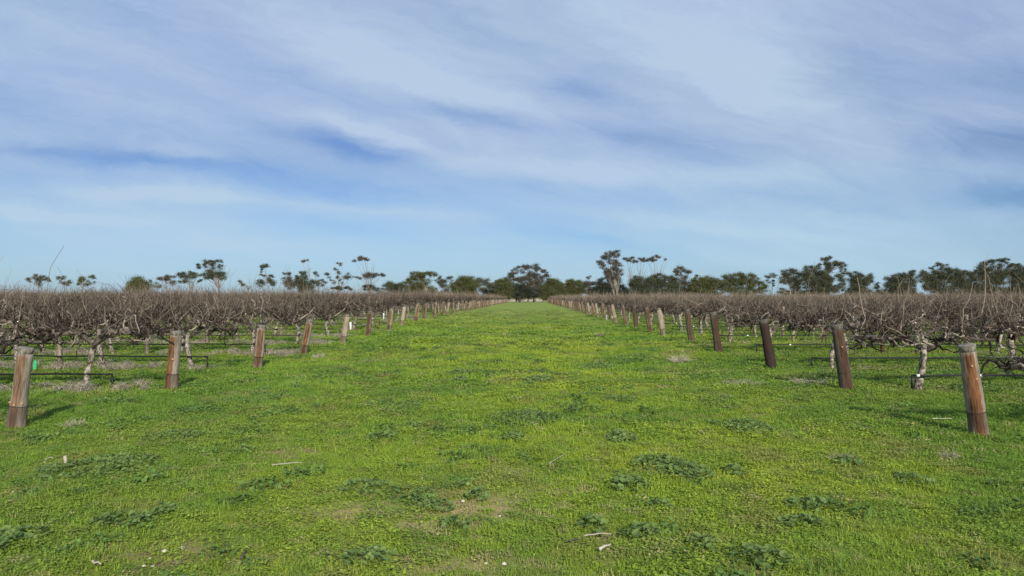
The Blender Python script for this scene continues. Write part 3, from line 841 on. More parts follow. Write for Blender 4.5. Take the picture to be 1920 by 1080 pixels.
LPM = [line_post_mesh(s) for s in range(4)]
for side in (-1, 1):
    for r in range(1, 17):
        yy = row_y(side, r); k = 0
        while True:
            xx = row_x(side) + FIRST[side] + SP * (1.5 + 3 * k)
            if xx > 0.70 * yy + 0.8 or k > 8: break
            x = side * xx; o = link('line_post', random.choice(LPM)); o.location = (x, yy, hz(x, yy)); o.rotation_euler = (0, math.radians(random.uniform(-3, 3)), random.random() * 6)
            o.color = random.choice(((0.8, 0, 0.3, 1), (0.1, 0, 0.6, 1), (0.2, 0.2, 0.4, 1), (1, 0.1, 0.2, 1)))
            tag(o, 'slim trellis post, %s from the track in the %s %s-hand row' % (nth(k + 1), nth(r), SIDEN[side]), 'post', 'slim line posts among the vines')
            k += 1

# ------------------------------------------------------------------ drip lines and trellis wires
for side in (-1, 1):
    for r in range(1, 31):
        yy = row_y(side, r); x0 = row_x(side) + (1.08 if side > 0 else 1.22) + random.uniform(-0.06, 0.1); x1 = 0.74 * yy + 3 if r > 1 else row_x(side) + 6
        if x0 > x1 - 1: x1 = x0 + 4
        n_ = 4 * int(x1 - x0) + 2; xs_ = np.linspace(x0, x1, n_); zz = ground_h(side * xs_, np.full(n_, yy)); zb = hz(side * x0, yy)
        zl = zb + (0.25 if side > 0 else 0.31) + (zz - zb) * 0.5 + 0.006 * np.sin(xs_ * 2.9 + r)
        root = empty('drip_line', (side * x0, yy, zb))
        tag(root, 'black drip pipe with bent-down end along the %s %s-hand row' % (nth(r), SIDEN[side]), 'irrigation pipe', 'drip pipes under the vine rows')
        rr = 0.018 if r < 5 else 0.015
        yo = -0.085
        mb = MB(); mb.tube(np.stack([side * (xs_ - x0), np.full(n_, yo), zl - zb], 1), rr, 7 if r < 8 else 4, 0.5)
        link('pipe', mb.mesh('pipe'), M_pipe, root)
        mb = MB(); lean_ = random.uniform(-0.04, 0.03)
        mb.tube([(side * (-0.015), yo, zl[0] - zb + 0.012), (side * (-0.02), yo, 0.12), (side * (-0.02 + lean_), yo, -0.05)], rr, 7 if r < 8 else 4, 0.5)
        link('drop_pipe', mb.mesh('drop'), M_pipe, root)
        if side > 0 and r <= 9:
            for dx in ((0.06, 1.0, 1.12) if r == 2 else (0.55 if r == 3 else 0.9,)):
                mb = MB(); mb.tube([(dx, yo, 0.25), (dx + 0.05, yo, 0.25)], 0.023, 8, 0.5); link('connector', mb.mesh('connector'), M_white, root)
        if r <= 15:
            mb = MB()
            for zw in (0.93,):
                xw = np.linspace(row_x(side) - 0.12, x1, 30); zz = ground_h(side * xw, np.full(30, yy))
                mb.tube(np.stack([side * xw, np.full(30, yy - 0.03), zz + zw + 0.012 * np.sin(xw * 1.3)], 1), 0.0042, 4, 0.5)
            o = link('trellis_wire', mb.mesh('wire'), M_wire)
            tag(o, 'thin grey trellis wire carrying the %s %s-hand row of vines' % (nth(r), SIDEN[side]), 'wire', 'trellis wires between the posts')

# white guards around a few young trunks
GUARD = [(657, 603, 618, 'white trunk guard just right of the fifth left end post'), (719, 587, 602, 'white trunk guard just left of the seventh left end post'),
         (1137, 590, 599, 'white plastic scrap behind the eleventh right end post'), (1147, 592, 598, 'white plastic piece between two distant right end posts'),
         (1177, 593, 596, 'white pipe length beside the ninth right end post')]
for px, py0, py1, lab in GUARD:
    x, y = G(px, py1 + 1); z0 = hz(x, y); hgt = (py1 - py0) * y / F
    if px < 993: y = y * 0.97; x, y = P(px, py1, y)[:2]
    mb = MB(); flat = px == 1177
    if flat: mb.tube([(-0.16, 0, 0.10), (0, 0, 0.105), (0.16, 0, 0.10)], 0.03, 8)
    else: mb.tube([(0, 0, -0.02), (0.01, 0, hgt * 0.5), (0, 0, hgt)], [0.05, 0.048, 0.05], 9)
    o = link('plastic_guard', mb.mesh('guard'), M_white); o.location = (x, y, hz(x, y)); tag(o, lab, 'plastic guard')

# ------------------------------------------------------------------ weeds, bushes, sticks, stones
def mallow(px, py, rx, ry, lab, dens=1.0, size=1.0):
    x, y = G(px, py); wx = rx * y / F; wy = max(0.10, (G(px, py - ry)[1] - G(px, py + ry)[1]) / 2)
    area = math.pi * wx * wy; n_ = int(min(1500, area * 760 * dens / size ** 2)) + 14
    mb = MB(); z0 = hz(x, y); r = random.Random(int(px * 7 + py))
    for k in range(n_):
        a = r.random() * 6.283; q = math.sqrt(r.random()); u, v_ = q * wx * math.cos(a), q * wy * math.sin(a)
        if vnoise(np.array((x + u) * 5.0), np.array((y + v_) * 5.0), 5) < 0.12: continue
        L = r.uniform(0.012, 0.029) * size; hgt = (0.018 + 0.045 * (1 - q * q)) * r.uniform(0.3, 1.25) * size ** 0.5
        zc = hz(x + u, y + v_) - z0 + hgt + 0.012; c = np.array((u, v_, zc))
        nrm = np.array((r.gauss(0, 0.45), r.gauss(-0.15, 0.45), 1.0)); nrm /= np.linalg.norm(nrm)
        e1 = np.cross(nrm, (r.gauss(0, 1), r.gauss(0, 1), 0.01)); e1 /= np.linalg.norm(e1); e2 = np.cross(nrm, e1)
        m_ = 8; th = np.linspace(0.35, 2 * math.pi - 0.35, m_)
        rim = [c + (e1 * math.cos(t) + e2 * math.sin(t)) * L * (1 + 0.10 * math.cos(t * 5)) + nrm * L * 0.28 for t in th]
        tone = r.random() * 0.9
        vv = np.array([c] + rim); mb.add(vv, None, [[0, i_ + 1, i_ + 2] for i_ in range(m_ - 1)], np.array([tone * 0.7] + [min(1, tone + 0.1)] * m_))
        if r.random() < 0.4: mb.tube([(u * 0.96, v_ * 0.96, hz(x + u, y + v_) - z0), c], 0.0016, 3, 0.4, False)
    if not mb.v: return
    o = link('mallow_weed', mb.mesh('mallow', False), M_mallow); o.location = (x, y, z0)
    tag(o, lab, 'weed', 'low broad-leaved weeds on the track')


MAL = [(1232, 871, 50, 13, 'dark broad-leaved weed patch, left half of the big clump on the right'), (1290, 888, 44, 15, 'dense broad-leaved weed patch, right half of the big clump'),
       (1380, 886, 22, 7, 'small leafy weed just right of the big weed clump'), (1165, 822, 28, 9, 'leafy weed above and left of the big clump'),
       (1178, 912, 38, 13, 'loose leafy weed below and left of the big clump'), (1400, 803, 46, 12, 'wide bluish weed patch right of the track centre'),
       (1240, 953, 24, 10, 'small grey-green weed below the big clump'), (985, 785, 66, 14, 'large grey-green weed patch at the track centre'),
       (1012, 714, 28, 5, 'flat dark weed beyond the central patch'), (862, 700, 20, 6, 'small dark weed left of the track centre'),
       (862, 714, 16, 4, 'tiny weed in front of another left of centre'), (1125, 686, 24, 6, 'small weed far right of the track centre'),
       (755, 765, 40, 12, 'grey-green thistly weed patch left of centre'), (716, 822, 30, 7, 'low dark weed in front of the thistly patch'),
       (685, 918, 48, 16, 'grey-green weed patch above the straw patch on the left'), (893, 932, 26, 8, 'dark weed at the upper edge of the straw patch'),
       (820, 952, 34, 9, 'leafy weed along the left edge of the straw patch'), (850, 987, 34, 8, 'dark weed under the straw patch'),
       (1110, 993, 30, 13, 'dark leafy weed just above the pale stick'), (1200, 1008, 40, 14, 'leafy weed right of the pale stick'),
       (1420, 1052, 60, 22, 'broad weed patch at the lower right edge'), (1525, 950, 50, 13, 'bright broad weed patch on the right'),
       (1500, 985, 40, 10, 'leafy weed below the bright patch on the right'), (230, 980, 60, 12, 'dark clover clump at the lower left'),
       (305, 962, 26, 10, 'small dark weed right of the clover clump'), (180, 872, 110, 26, 'wide grey-green weed carpet beside the upright stick'),
       (330, 812, 60, 10, 'grey-green weeds above the carpet on the left'), (20, 1010, 60, 24, 'dark weed clump in the lower left corner'),
       (1715, 905, 34, 12, 'grey-green weed right of the right-hand track edge'), (1325, 1030, 30, 14, 'leafy weed near the white bark piece'),
       (690, 1050, 50, 14, 'weed patch at the bottom edge left of centre'), (1590, 870, 26, 8, 'low weed in front of the dark dry tuft'),
       (960, 825, 26, 7, 'small weed in front of the large central patch'), (1160, 750, 40, 6, 'thin weed patch right of centre')]
for m_ in MAL:
    soft = 'grey-green' in m_[4] or 'carpet' in m_[4] or 'thin' in m_[4]
    mallow(*m_, dens=0.55 if soft else 0.95, size=0.75 if soft else 1.0)


def drybush(px, py, w, h, lab, n_=160, thick=0.003, tone=(0.2, 1.0)):
    x, y = G(px, py); W = w * y / F / 2; Hh = h * y / F; mb = MB(); r = random.Random(int(px + py)); z0 = hz(x, y)
    for k in range(n_):
        a = r.random() * 6.283; q = math.sqrt(r.random()); b0 = (W * q * 0.5 * math.cos(a), W * q * 0.5 * math.sin(a), -0.01)
        pc = wander(b0, (math.cos(a) * 0.8 + r.gauss(0, 0.4), math.sin(a) * 0.8 + r.gauss(0, 0.4), 0.9), r.uniform(0.4, 1.0) * max(Hh, W), 4, 0.35, -0.08, r)
        pc[:, 2] = np.minimum(pc[:, 2], Hh * r.uniform(0.7, 1.1)); mb.tube(pc, np.linspace(thick, thick * 0.5, 5), 3, r.uniform(*tone), False)
    o = link('dry_bush', mb.mesh('dry_bush'), M_straw); o.location = (x, y, z0); tag(o, lab, 'dry bush')


drybush(142, 782, 50, 26, 'pale dry twiggy tuft right of the nearest left end post', 170, 0.0035, (0.4, 1.0))
drybush(1580, 862, 56, 16, 'dark dry weed tuft in the grass on the right', 130, 0.003, (0.0, 0.5))
drybush(1780, 858, 48, 18, 'dry grey weed tuft in front of the nearest right end post', 130, 0.003, (0.1, 0.7))
drybush(1273, 678, 44, 20, 'round straw-coloured dead bush on the right of the track', 220, 0.004, (0.5, 1.0))
drybush(1124, 632, 22, 12, 'small brown tussock right of the far track', 120, 0.006, (0.0, 0.5))
drybush(598, 662, 30, 14, 'pale dead grass tuft at the foot of the fourth left post', 160, 0.004, (0.6, 1.0))
drybush(1390, 720, 90, 10, 'grey dead weeds lying between the right end posts', 70, 0.0035, (0.3, 0.9))
drybush(1520, 720, 90, 12, 'grey curled dead weeds left of the second right end post', 80, 0.0035, (0.4, 1.0))


def stick(pts_px, r0, mat, lab, cat='stick', lift=0.02, r1=None, flat=1.0):
    g = [G(*p) for p in pts_px]; x0, y0 = g[0]; z0 = hz(x0, y0); mb = MB()
    pts = []
    for (x, y) in g: pts.append((x - x0, y - y0, hz(x, y) - z0 + lift))
    pts = np.array(pts)
    t = np.linspace(0, 1, 6); q = np.stack([np.interp(t, np.linspace(0, 1, len(pts)), pts[:, i_]) for i_ in range(3)], 1)
    q += rng.normal(0, r0 * 0.25, q.shape)
    r0 *= 0.6; r1 = r1 * 0.6 if r1 else None
    mb.tube(q, np.linspace(r0, r1 or r0 * 0.6, 6), 6, 0.5, True, 0.25)
    o = link(cat.replace(' ', '_'), mb.mesh('stick'), mat); o.location = (x0, y0, z0); tag(o, lab, cat)


stick([(510, 880), (535, 877), (565, 876)], 0.010, M_stick, 'long pale dry stick lying across the grass left of centre', lift=0.05)
stick([(1095, 1018), (1118, 1013), (1146, 1014)], 0.009, M_stick, 'pale stick lying beside the dark weeds at lower centre', lift=0.045)
stick([(1062, 1024), (1080, 1020), (1094, 1019)], 0.008, M_stickd, 'dark twig touching the left end of the pale stick', lift=0.03)
stick([(1123, 1042), (1133, 1038), (1144, 1034)], 0.017, M_stone, 'white chip of bark below the pale stick', 'bark piece', 0.045, 0.008)
stick([(452, 1057), (457, 1048), (462, 1040)], 0.014, M_stickd, 'grey curled bark piece standing in the grass at lower left', 'bark piece', 0.05)
stick([(85, 856), (92, 854), (101, 853)], 0.009, M_stick, 'small pale stick left of the upright wood piece', lift=0.04)
stick([(1030, 875), (1045, 866), (1062, 858)], 0.006, M_stick, 'thin straw-coloured twig right of the track centre', lift=0.04)
stick([(172, 1060), (180, 1059), (190, 1063)], 0.014, M_stick, 'curved pale bark piece at the bottom left', 'bark piece', 0.045)
stick([(1748, 787), (1765, 786), (1785, 786)], 0.010, M_stone, 'white twig in the grass left of the nearest right post', lift=0.05)
stick([(1700, 716), (1712, 717), (1722, 716)], 0.008, M_stick, 'pale fallen cane under the second right row', lift=0.06)
# upright wood piece
x, y = G(122, 864); mb = MB(); mb.tube([(0, 0, -0.02), (0.006, 0, 0.05), (-0.002, 0, 0.105)], [0.022, 0.019, 0.015], 7, 0.5, True, 0.2)
o = link('wood_piece', mb.mesh('wood_piece'), M_stick); o.location = (x, y, hz(x, y)); tag(o, 'short grey wood piece standing upright among the left weeds', 'stick')


def stone(px, py, r_, lab):
    x, y = G(px, py); v = []; n_ = 9; rr = random.Random(int(px))
    for t in (0.0, 0.45, 0.8, 1.0):
        for k in range(n_):
            a = k / n_ * 6.283; q = math.cos(t * 1.45) * rr.uniform(0.75, 1.2) * r_ * 0.8; v.append((q * math.cos(a) * 1.2, q * math.sin(a), math.sin(t * 1.45) * r_ * 0.75 * rr.uniform(0.9, 1.1)))
    q = [(i_ * n_ + k, i_ * n_ + (k + 1) % n_, (i_ + 1) * n_ + (k + 1) % n_, (i_ + 1) * n_ + k) for i_ in range(3) for k in range(n_)]
    v.append((0, 0, r_ * 0.76)); t = [(27 + k, 27 + (k + 1) % n_, 36) for k in range(n_)]
    o = link('stone', arr_mesh('stone', v, [q, t]), M_stone); o.location = (x, y, hz(x, y) + 0.012); tag(o, lab, 'stone')


stone(309, 1034, 0.020, 'white stone, left of the two larger ones on the bare patch'); stone(342, 1029, 0.021, 'white stone, rightmost on the bare patch at lower left')
stone(281, 1045, 0.013, 'small stone left of the white pair'); stone(270, 1059, 0.015, 'buff stone below the white pair'); stone(287, 1059, 0.011, 'tiny white stone next to the buff stone')
stone(1031, 910, 0.012, 'small white stone upper right of the straw patch'); stone(1025, 897, 0.009, 'tiny white stone above the straw patch')
stone(937, 965, 0.011, 'tiny pale stone in the middle of the straw patch'); stone(868, 941, 0.018, 'pale bark-like stone beside the dark weed of the straw patch')
stone(246, 732, 0.022, 'small white stone left of the second left end post'); stone(84, 857, 0.012, 'tiny pale stone near the small left stick')
stone(1340, 983, 0.014, 'small white stone among the right-hand weeds'); stone(755, 782, 0.014, 'tiny white stone below the thistly weed patch')
stone(911, 1061, 0.012, 'tiny white stone at the bottom edge'); stone(945, 1062, 0.018, 'pale flat stone at the bottom edge right of a tiny one')

# ------------------------------------------------------------------ cross road at the far end
def strip_mesh(name, y0, y1, x0, x1, z, mat, n_=40):
    v = []; xs_ = np.linspace(x0, x1, n_ + 1)
    for xx in xs_: v += [(xx, y0, z), (xx, y1, z)]
    q = [(2 * i_, 2 * i_ + 2, 2 * i_ + 3, 2 * i_ + 1) for i_ in range(n_)]
    o = link(name, arr_mesh(name, v, [q]), mat); o['kind'] = 'structure'; return o


o = strip_mesh('dirt_road', 229.5, 236, -300, 300, 0.06, M_road); o['label'] = 'pale dirt road crossing beyond the end of the track'

# ------------------------------------------------------------------ trees along the skyline
TREE_N = 0


def tree(kind, label, D, base, blobs, fol='grey', bare=(), stems=1, tr=0.22, fork=0.35, dens=1.0, lsz=0.19, pale=True, group='trees along the skyline'):
    """blobs: (px, py, rx, ry[, sparse]) read off the photograph, placed at distance D in metres"""
    global TREE_N; TREE_N += 1
    r = random.Random(TREE_N * 31); nr = np.random.default_rng(TREE_N)
    k = D / F; bx = P(base, 557, D)[0]; root = empty(kind, (bx, D, 0)); B = np.array((bx, D, 0))
    root['label'] = label; root['category'] = 'tree' if 'tree' in kind else 'bush'; root['group'] = group
    blobs = list(blobs)
    if kind == 'bush_tree':
        for b_ in list(blobs): blobs.append((b_[0] + r.uniform(-2, 2), min(b_[1] + b_[3] * 0.9 + 3, 553), b_[2] * 0.9, max(b_[3] * 0.8, 4), 0.7))
    elif kind == 'gum_tree' and fol in ('deep', 'olive') and base > 730:
        for b_ in list(blobs)[::2]: blobs.append((b_[0] + r.uniform(-5, 5), min(b_[1] + b_[3] + 7, 550), b_[2] * 0.9, 5.0, 0.6))
        for b_ in blobs[1:9:3]: blobs.append((b_[0] + r.uniform(-6, 6), 541 + r.uniform(-3, 3), b_[2], 6.0, 0.7))
    blobs = [(b_[0], b_[1], b_[2] * (1.34 if fol == 'deep' and base > 1450 else 1.24), b_[3] * (1.34 if fol == 'deep' and base > 1450 else 1.26)) + tuple(b_[4:]) for b_ in blobs]
    cents = [(P(b_[0], b_[1], D) - B, b_[2] * k, b_[3] * k, (b_[4] if len(b_) > 4 else 1.0)) for b_ in blobs]
    mb = MB(); top = max(c[0][2] for c in cents)
    fk = np.array((np.mean([c[0][0] for c in cents]) * 0.25, 0, max(0.6, top * fork)))
    starts = []
    for s_ in range(stems):
        f2 = fk + (np.array((r.uniform(-1, 1) * 0.06 * top, r.uniform(-1, 1) * 0.05 * top, r.uniform(-0.15, 0.1) * top)) if stems > 1 else 0)
        b0 = np.array((r.uniform(-0.3, 0.3) * (stems > 1), r.uniform(-0.4, 0.4) * (stems > 1), -0.2))
        mb.tube([b0, b0 * 0.5 + f2 * 0.5 + (r.gauss(0, 0.1), 0, 0), f2], np.array((1.15, 0.9, 0.75)) * tr / math.sqrt(stems), 7, r.uniform(0.4, 0.9))
        starts.append(f2)
    targets = [(c[0] + np.array((0, r.gauss(0, 0.5), -c[2] * 0.3)), min(c[1], 2.5), c[3]) for c in cents] + [(P(b_[0], b_[1], D) - B, 0.0, 1.0) for b_ in bare]
    # widen big pads with several limbs
    for (ct, rx, sp_) in list(targets):
        if rx > 1.2 and sp_ >= 1.0:
            for _ in range(int(rx * 1.4)): targets.append((ct + np.array((r.uniform(-1, 1) * rx * 0.9, r.gauss(0, 0.6), r.uniform(-0.3, 0.2))), 0.3, 1.0))
    for (ct, rx, sp_) in targets:
        s0 = r.choice(starts)
        if ct[2] < s0[2] + 0.3: s0 = s0 * max(0.15, (ct[2] - 0.8) / s0[2] if s0[2] else 0.2)
        d = ct - s0; mid1 = s0 + d * 0.35 + np.array((-d[0] * 0.10 + r.gauss(0, 0.12), r.gauss(0, 0.2), d[2] * 0.06)); mid2 = s0 + d * 0.7 + np.array((-d[0] * 0.07 + r.gauss(0, 0.14), r.gauss(0, 0.2), d[2] * 0.03))
        rr = tr * (0.44 if rx > 0.6 else 0.34)
        mb.tube([s0, mid1, mid2, ct], [rr, rr * 0.75, rr * 0.5, rr * 0.22], 5, r.uniform(0.3, 1.0), False)
        for _ in range(3 if rx == 0.0 else 1):
            t0 = r.uniform(0.3, 0.9); q0 = s0 + d * t0; mb.tube([q0, q0 + np.array((r.gauss(0, 0.3), r.gauss(0, 0.2), 0.7)), q0 + np.array((r.gauss(0, 0.6), r.gauss(0, 0.3), r.uniform(1.0, 1.9)))], [rr * 0.35, rr * 0.25, rr * 0.12], 3, r.random(), False)
    link('trunk', mb.mesh('tree_trunk'), M_gum_trunk if pale else M_dark_trunk, root)
    cm = MB(); allv = []; tones = []
    for c, rx, rz, sp_ in cents:
        ry = max(rx * 0.8, 0.9); area = math.pi * rx * rz
        nsub = max(4, int((rx * rz) ** 0.5 * 6.0)); subs = []
        for _ in range(nsub):
            a_ = r.random() * 6.283; q_ = math.sqrt(r.random()) * 0.95
            subs.append((q_ * math.cos(a_) * rx, r.uniform(-0.7, 0.7) * ry, q_ * math.sin(a_) * rz, r.uniform(0.38, 0.6) * min(rx, rz * 1.6) + 0.24, r.uniform(-0.15, 0.25)))
        nl = int(area / (lsz * lsz) * 9.0 * dens * sp_ * (1 + 0.35 * ry)) + 14
        si = nr.integers(0, nsub, nl); S = np.array(subs)[si]
        dv = nr.normal(0, 1, (nl, 3)); dv /= np.linalg.norm(dv, axis=1)[:, None]; rad = np.clip(np.abs(nr.normal(0.55, 0.38, nl)), 0, 1.5)
        pos = S[:, :3] + dv * (rad * S[:, 3])[:, None] * np.array((1.15, 1.0, 0.72))
        pos += c
        tone = np.clip(0.42 + S[:, 4] + 0.28 * (nr.random(nl) - 0.5) * 2 , 0, 1)
        e1 = nr.normal(0, 1, (nl, 3)); e1 /= np.linalg.norm(e1, axis=1)[:, None]; e2 = np.cross(e1, nr.normal(0, 1, (nl, 3))); e2 /= np.linalg.norm(e2, axis=1)[:, None]
        sz = lsz * (0.6 + 0.8 * nr.random(nl))[:, None]
        v = np.stack([pos - e1 * sz * 0.6, pos + e2 * sz * 0.35, pos + e1 * sz * 0.6, pos - e2 * sz * 0.35], 1).reshape(-1, 3)
        cm.add(v, np.arange(nl * 4).reshape(-1, 4), None, np.repeat(tone, 4))
    link('crown', cm.mesh('crown', False), FOL[fol], root)


T = tree
T('gum_tree', 'low umbrella gum tree at the far left with two sky gaps', 262, 72, [(68, 520, 10, 4), (82, 521, 8, 3), (92, 524, 6, 2.5), (55, 525, 6, 3), (75, 529, 8, 4, .5)], 'grey', fork=0.55)
T('gum_tree', 'small gum tree right of the far-left umbrella gum', 262, 120, [(114, 520, 8, 3), (130, 527, 4, 3), (116, 529, 4, 2), (122, 533, 10, 4, .5)], 'grey', fork=0.5, dens=0.8)
T('gum_tree', 'dark gum tree with an upright rounded clump, far left', 262, 152, [(154, 522, 6, 6), (150, 529, 4, 5), (173, 519, 6, 3), (163, 531, 10, 4, .6)], 'olive', fork=0.5)
T('bush_tree', 'round dome-shaped olive bush tree left of the flat-topped gum', 255, 257, [(258, 531, 14, 8), (250, 535, 9, 7), (268, 535, 9, 6), (258, 541, 18, 7)], 'olive', dens=1.2, fork=0.3)
T('gum_tree', 'tiny distant gum tree between the dome bush and flat-topped gum', 300, 286, [(284, 527, 3, 2), (290, 534, 9, 4)], 'grey')
T('gum_tree', 'flat-topped grey gum tree on the left', 262, 312, [(310, 521, 15, 3.2), (302, 523, 9, 3), (318, 527, 8, 4, .4), (325, 533, 8, 5, .3)], 'brown', fork=0.4, dens=0.8)
T('gum_tree', 'umbrella gum tree just left of the tallest left gum', 262, 358, [(345, 516, 11, 4.5), (352, 512, 7, 3), (365, 518, 10, 4), (342, 528, 5, 3.5), (376, 527, 4, 3), (355, 526, 9, 4, .35)], 'deep', fork=0.4)
T('gum_tree', 'tallest left gum tree with layered windswept canopy', 260, 413, [(392, 493, 11, 3.8), (402, 489, 9, 2), (380, 498, 8, 3), (372, 502, 3, 2), (412, 490, 5, 2), (413, 499, 4, 3), (395, 511, 9, 5), (385, 518, 7, 4), (400, 517, 8, 5), (410, 513, 8, 4), (412, 521, 5, 4), (421, 518, 4, 2), (419, 523, 4, 1.5), (405, 503, 10, 5, .25)], 'deep', bare=[(425, 495), (433, 503), (430, 510), (436, 512)], fork=0.3, tr=0.26)
T('gum_tree', 'tiny tufted gum tree right of the tallest left gum', 280, 458, [(451, 529, 4, 2.5), (457, 535, 4, 2), (466, 539, 3, 2)], 'deep', fork=0.4, tr=0.12)
T('gum_tree', 'narrow gum tree with separate stacked tufts', 262, 503, [(497, 499, 7, 3.5), (492, 502, 4, 3), (490, 509, 2, 2), (491, 516, 3, 2), (496, 517, 2, 1.5), (507, 519, 4, 3), (493, 531, 9, 5), (504, 525, 6, 4), (513, 533, 6, 4)], 'deep', fork=0.5, tr=0.16)
T('gum_tree', 'half-bare gum tree with thin grey upper twigs', 262, 546, [(538, 512, 5, 2.5), (544, 514, 3, 2), (533, 513, 2, 2), (543, 527, 10, 6), (548, 535, 9, 6)], 'brown', bare=[(536, 495), (541, 498), (530, 502), (545, 505), (533, 506)], fork=0.5, tr=0.16)
T('bush_tree', 'bushy gum tree under the slender bare-stemmed gum', 258, 566, [(562, 524, 7, 7), (570, 514, 6, 4), (564, 511, 3, 2), (580, 530, 8, 5), (556, 518, 3, 1.5), (568, 535, 9, 6), (584, 537, 6, 4)], 'deep', fork=0.4)
T('gum_tree', 'slender gum tree with one small tuft on a long bare stem', 264, 584, [(566, 489, 5, 2), (573, 488, 5, 1.8, .6)], 'brown', bare=[(578, 490), (575, 497), (583, 500), (579, 508)], fork=0.6, tr=0.18)
T('gum_tree', 'thin grey gum tree right of the slender bare-stemmed gum', 264, 597, [(590, 512, 3, 2), (592, 516, 4, 6, .4), (594, 528, 5, 2.5), (602, 526, 4, 2), (609, 528, 4, 2.2), (597, 534, 7, 3)], 'grey', bare=[(588, 510), (596, 514)], fork=0.4, tr=0.14)
T('gum_tree', 'airy multi-stemmed gum tree with scattered tufts', 262, 637, [(615, 514, 4, 3), (619, 523, 4, 3, .5), (629, 505, 3, 2), (636, 496, 3.5, 3), (637, 510, 4, 2.5), (635, 521, 3, 3), (639, 525, 2, 2), (626, 529, 3, 2), (651, 517, 5.5, 5), (641, 531, 2, 2), (663, 520, 3, 1.5, .5)], 'grey', bare=[(643, 500), (646, 506), (612, 520), (658, 524)], stems=3, fork=0.2, tr=0.2)
T('gum_tree', 'tall umbrella gum tree with flat top above a second dark layer', 260, 692, [(678, 484, 12, 2.8), (665, 489, 4, 2), (689, 486, 5, 2), (685, 515, 9, 4.2), (674, 520, 4, 2.5), (696, 516, 6, 4), (704, 515, 4, 3), (714, 514, 5, 2.5), (719, 516, 3, 2)], 'brown', bare=[(699, 490), (702, 492), (697, 500), (703, 500), (668, 505)], stems=2, fork=0.25, tr=0.24)
T('bush', 'low dark bush line under the airy gum, left', 250, 648, [(648, 540, 16, 3), (630, 541, 10, 2.5)], 'dark', fork=0.2)
T('bush', 'low dark bush under the tall umbrella gum', 250, 690, [(688, 539, 12, 3.5), (705, 541, 9, 3)], 'dark', fork=0.2)
T('bush_tree', 'rounded dark shrub tree left of the broad olive gum', 255, 740, [(741, 534, 12, 6), (728, 537, 8, 5), (750, 538, 7, 5)], 'deep', fork=0.3, dens=1.2)
T('gum_tree', 'broad olive gum tree with overlapping pads, left of the track', 258, 806, [(777, 515, 8, 4), (788, 514, 7, 4), (798, 517, 9, 4), (808, 514, 9, 4), (783, 523, 8, 4), (766, 527, 8, 4), (762, 534, 7, 5), (775, 538, 8, 5), (790, 526, 6, 3), (796, 537, 9, 4), (810, 539, 7, 3)], 'olive', bare=[(815, 520)], fork=0.5, stems=2)
T('gum_tree', 'open grey gum tree right of the broad olive gum', 264, 838, [(828, 520, 5, 2), (832, 531, 7, 6), (819, 529, 5, 4, .6), (822, 525, 5, 2), (838, 540, 8, 5)], 'grey', fork=0.4)
T('gum_tree', 'small pom-pom gum tree on a thin stem', 268, 846, [(844, 521, 5, 2.5), (845, 525, 5, 4, .3)], 'grey', fork=0.8, tr=0.12)
T('bush_tree', 'big round olive bush tree left of the track end', 250, 876, [(872, 530, 13, 8), (884, 530, 9, 9), (862, 536, 10, 8), (875, 540, 16, 8), (852, 535, 6, 4)], 'olive', dens=1.3, fork=0.3)
T('gum_tree', 'rounded gum tree with bright gaps below its crown', 255, 905, [(905, 526, 9, 5.5), (912, 532, 5, 4), (898, 533, 4, 5), (903, 544, 8, 5), (915, 546, 7, 4)], 'grey', fork=0.5)
T('gum_tree', 'grey-green tree between the rounded gum and dense olive tree', 250, 925, [(925, 533, 8, 5), (920, 540, 6, 6), (930, 547, 7, 6, .6)], 'grey', fork=0.4)
T('bush_tree', 'dense olive tree left of the big central gum', 245, 946, [(946, 530, 11, 7), (938, 535, 8, 8), (951, 541, 9, 10), (945, 552, 12, 8)], 'olive', dens=1.3, fork=0.25)
T('gum_tree', 'big central gum tree with lacy upper crown at the track end', 250, 1003, [(973, 501, 3, 3.5), (984, 500, 6, 3.5), (991, 500, 5, 3), (1003, 500, 7, 4), (1008, 505, 4, 4), (965, 508, 5, 4), (957, 514, 5, 4), (962, 519, 7, 5), (980, 520, 9, 5), (976, 525, 8, 4), (998, 516, 8, 4), (1022, 511, 5, 3.5), (1018, 508, 4, 3), (1024, 518, 5, 4), (1010, 523, 8, 7), (995, 524, 8, 6), (1003, 535, 8, 8), (1008, 547, 8, 6), (990, 534, 6, 5), (985, 508, 14, 5, .3)], 'brown', stems=3, fork=0.25, tr=0.34)
T('gum_tree', 'dark small tree standing on the track end in front of the big gum', 228, 974, [(980, 545, 12, 7), (972, 552, 8, 5), (988, 553, 8, 5), (984, 536, 6, 4)], 'dark', fork=0.5, tr=0.34, pale=False)
T('gum_tree', 'second dark tree at the track end, right of the first', 230, 1001, [(1000, 549, 10, 5), (1008, 554, 7, 3), (994, 541, 6, 4)], 'dark', fork=0.5, tr=0.30, pale=False)
T('bush_tree', 'dense olive she-oak sloping down right of the big gum', 246, 1040, [(1033, 531, 9, 8), (1044, 537, 11, 12), (1030, 545, 10, 10), (1053, 547, 6, 12), (1040, 552, 16, 8), (1024, 553, 8, 7)], 'olive', dens=1.4, fork=0.2)
T('bush_tree', 'dark rounded tree behind the big central gum, left side', 262, 968, [(962, 538, 10, 8), (972, 545, 10, 9), (955, 548, 9, 8)], 'deep', dens=1.2, fork=0.3)
T('bush_tree', 'dark rounded tree behind the big central gum, right side', 262, 1018, [(1014, 536, 10, 9), (1022, 546, 10, 9), (1006, 550, 10, 7)], 'deep', dens=1.2, fork=0.3)
T('bush_tree', 'dark tree between the two trees on the track end', 266, 989, [(988, 543, 8, 6), (992, 550, 9, 6)], 'deep', dens=0.8, fork=0.3)
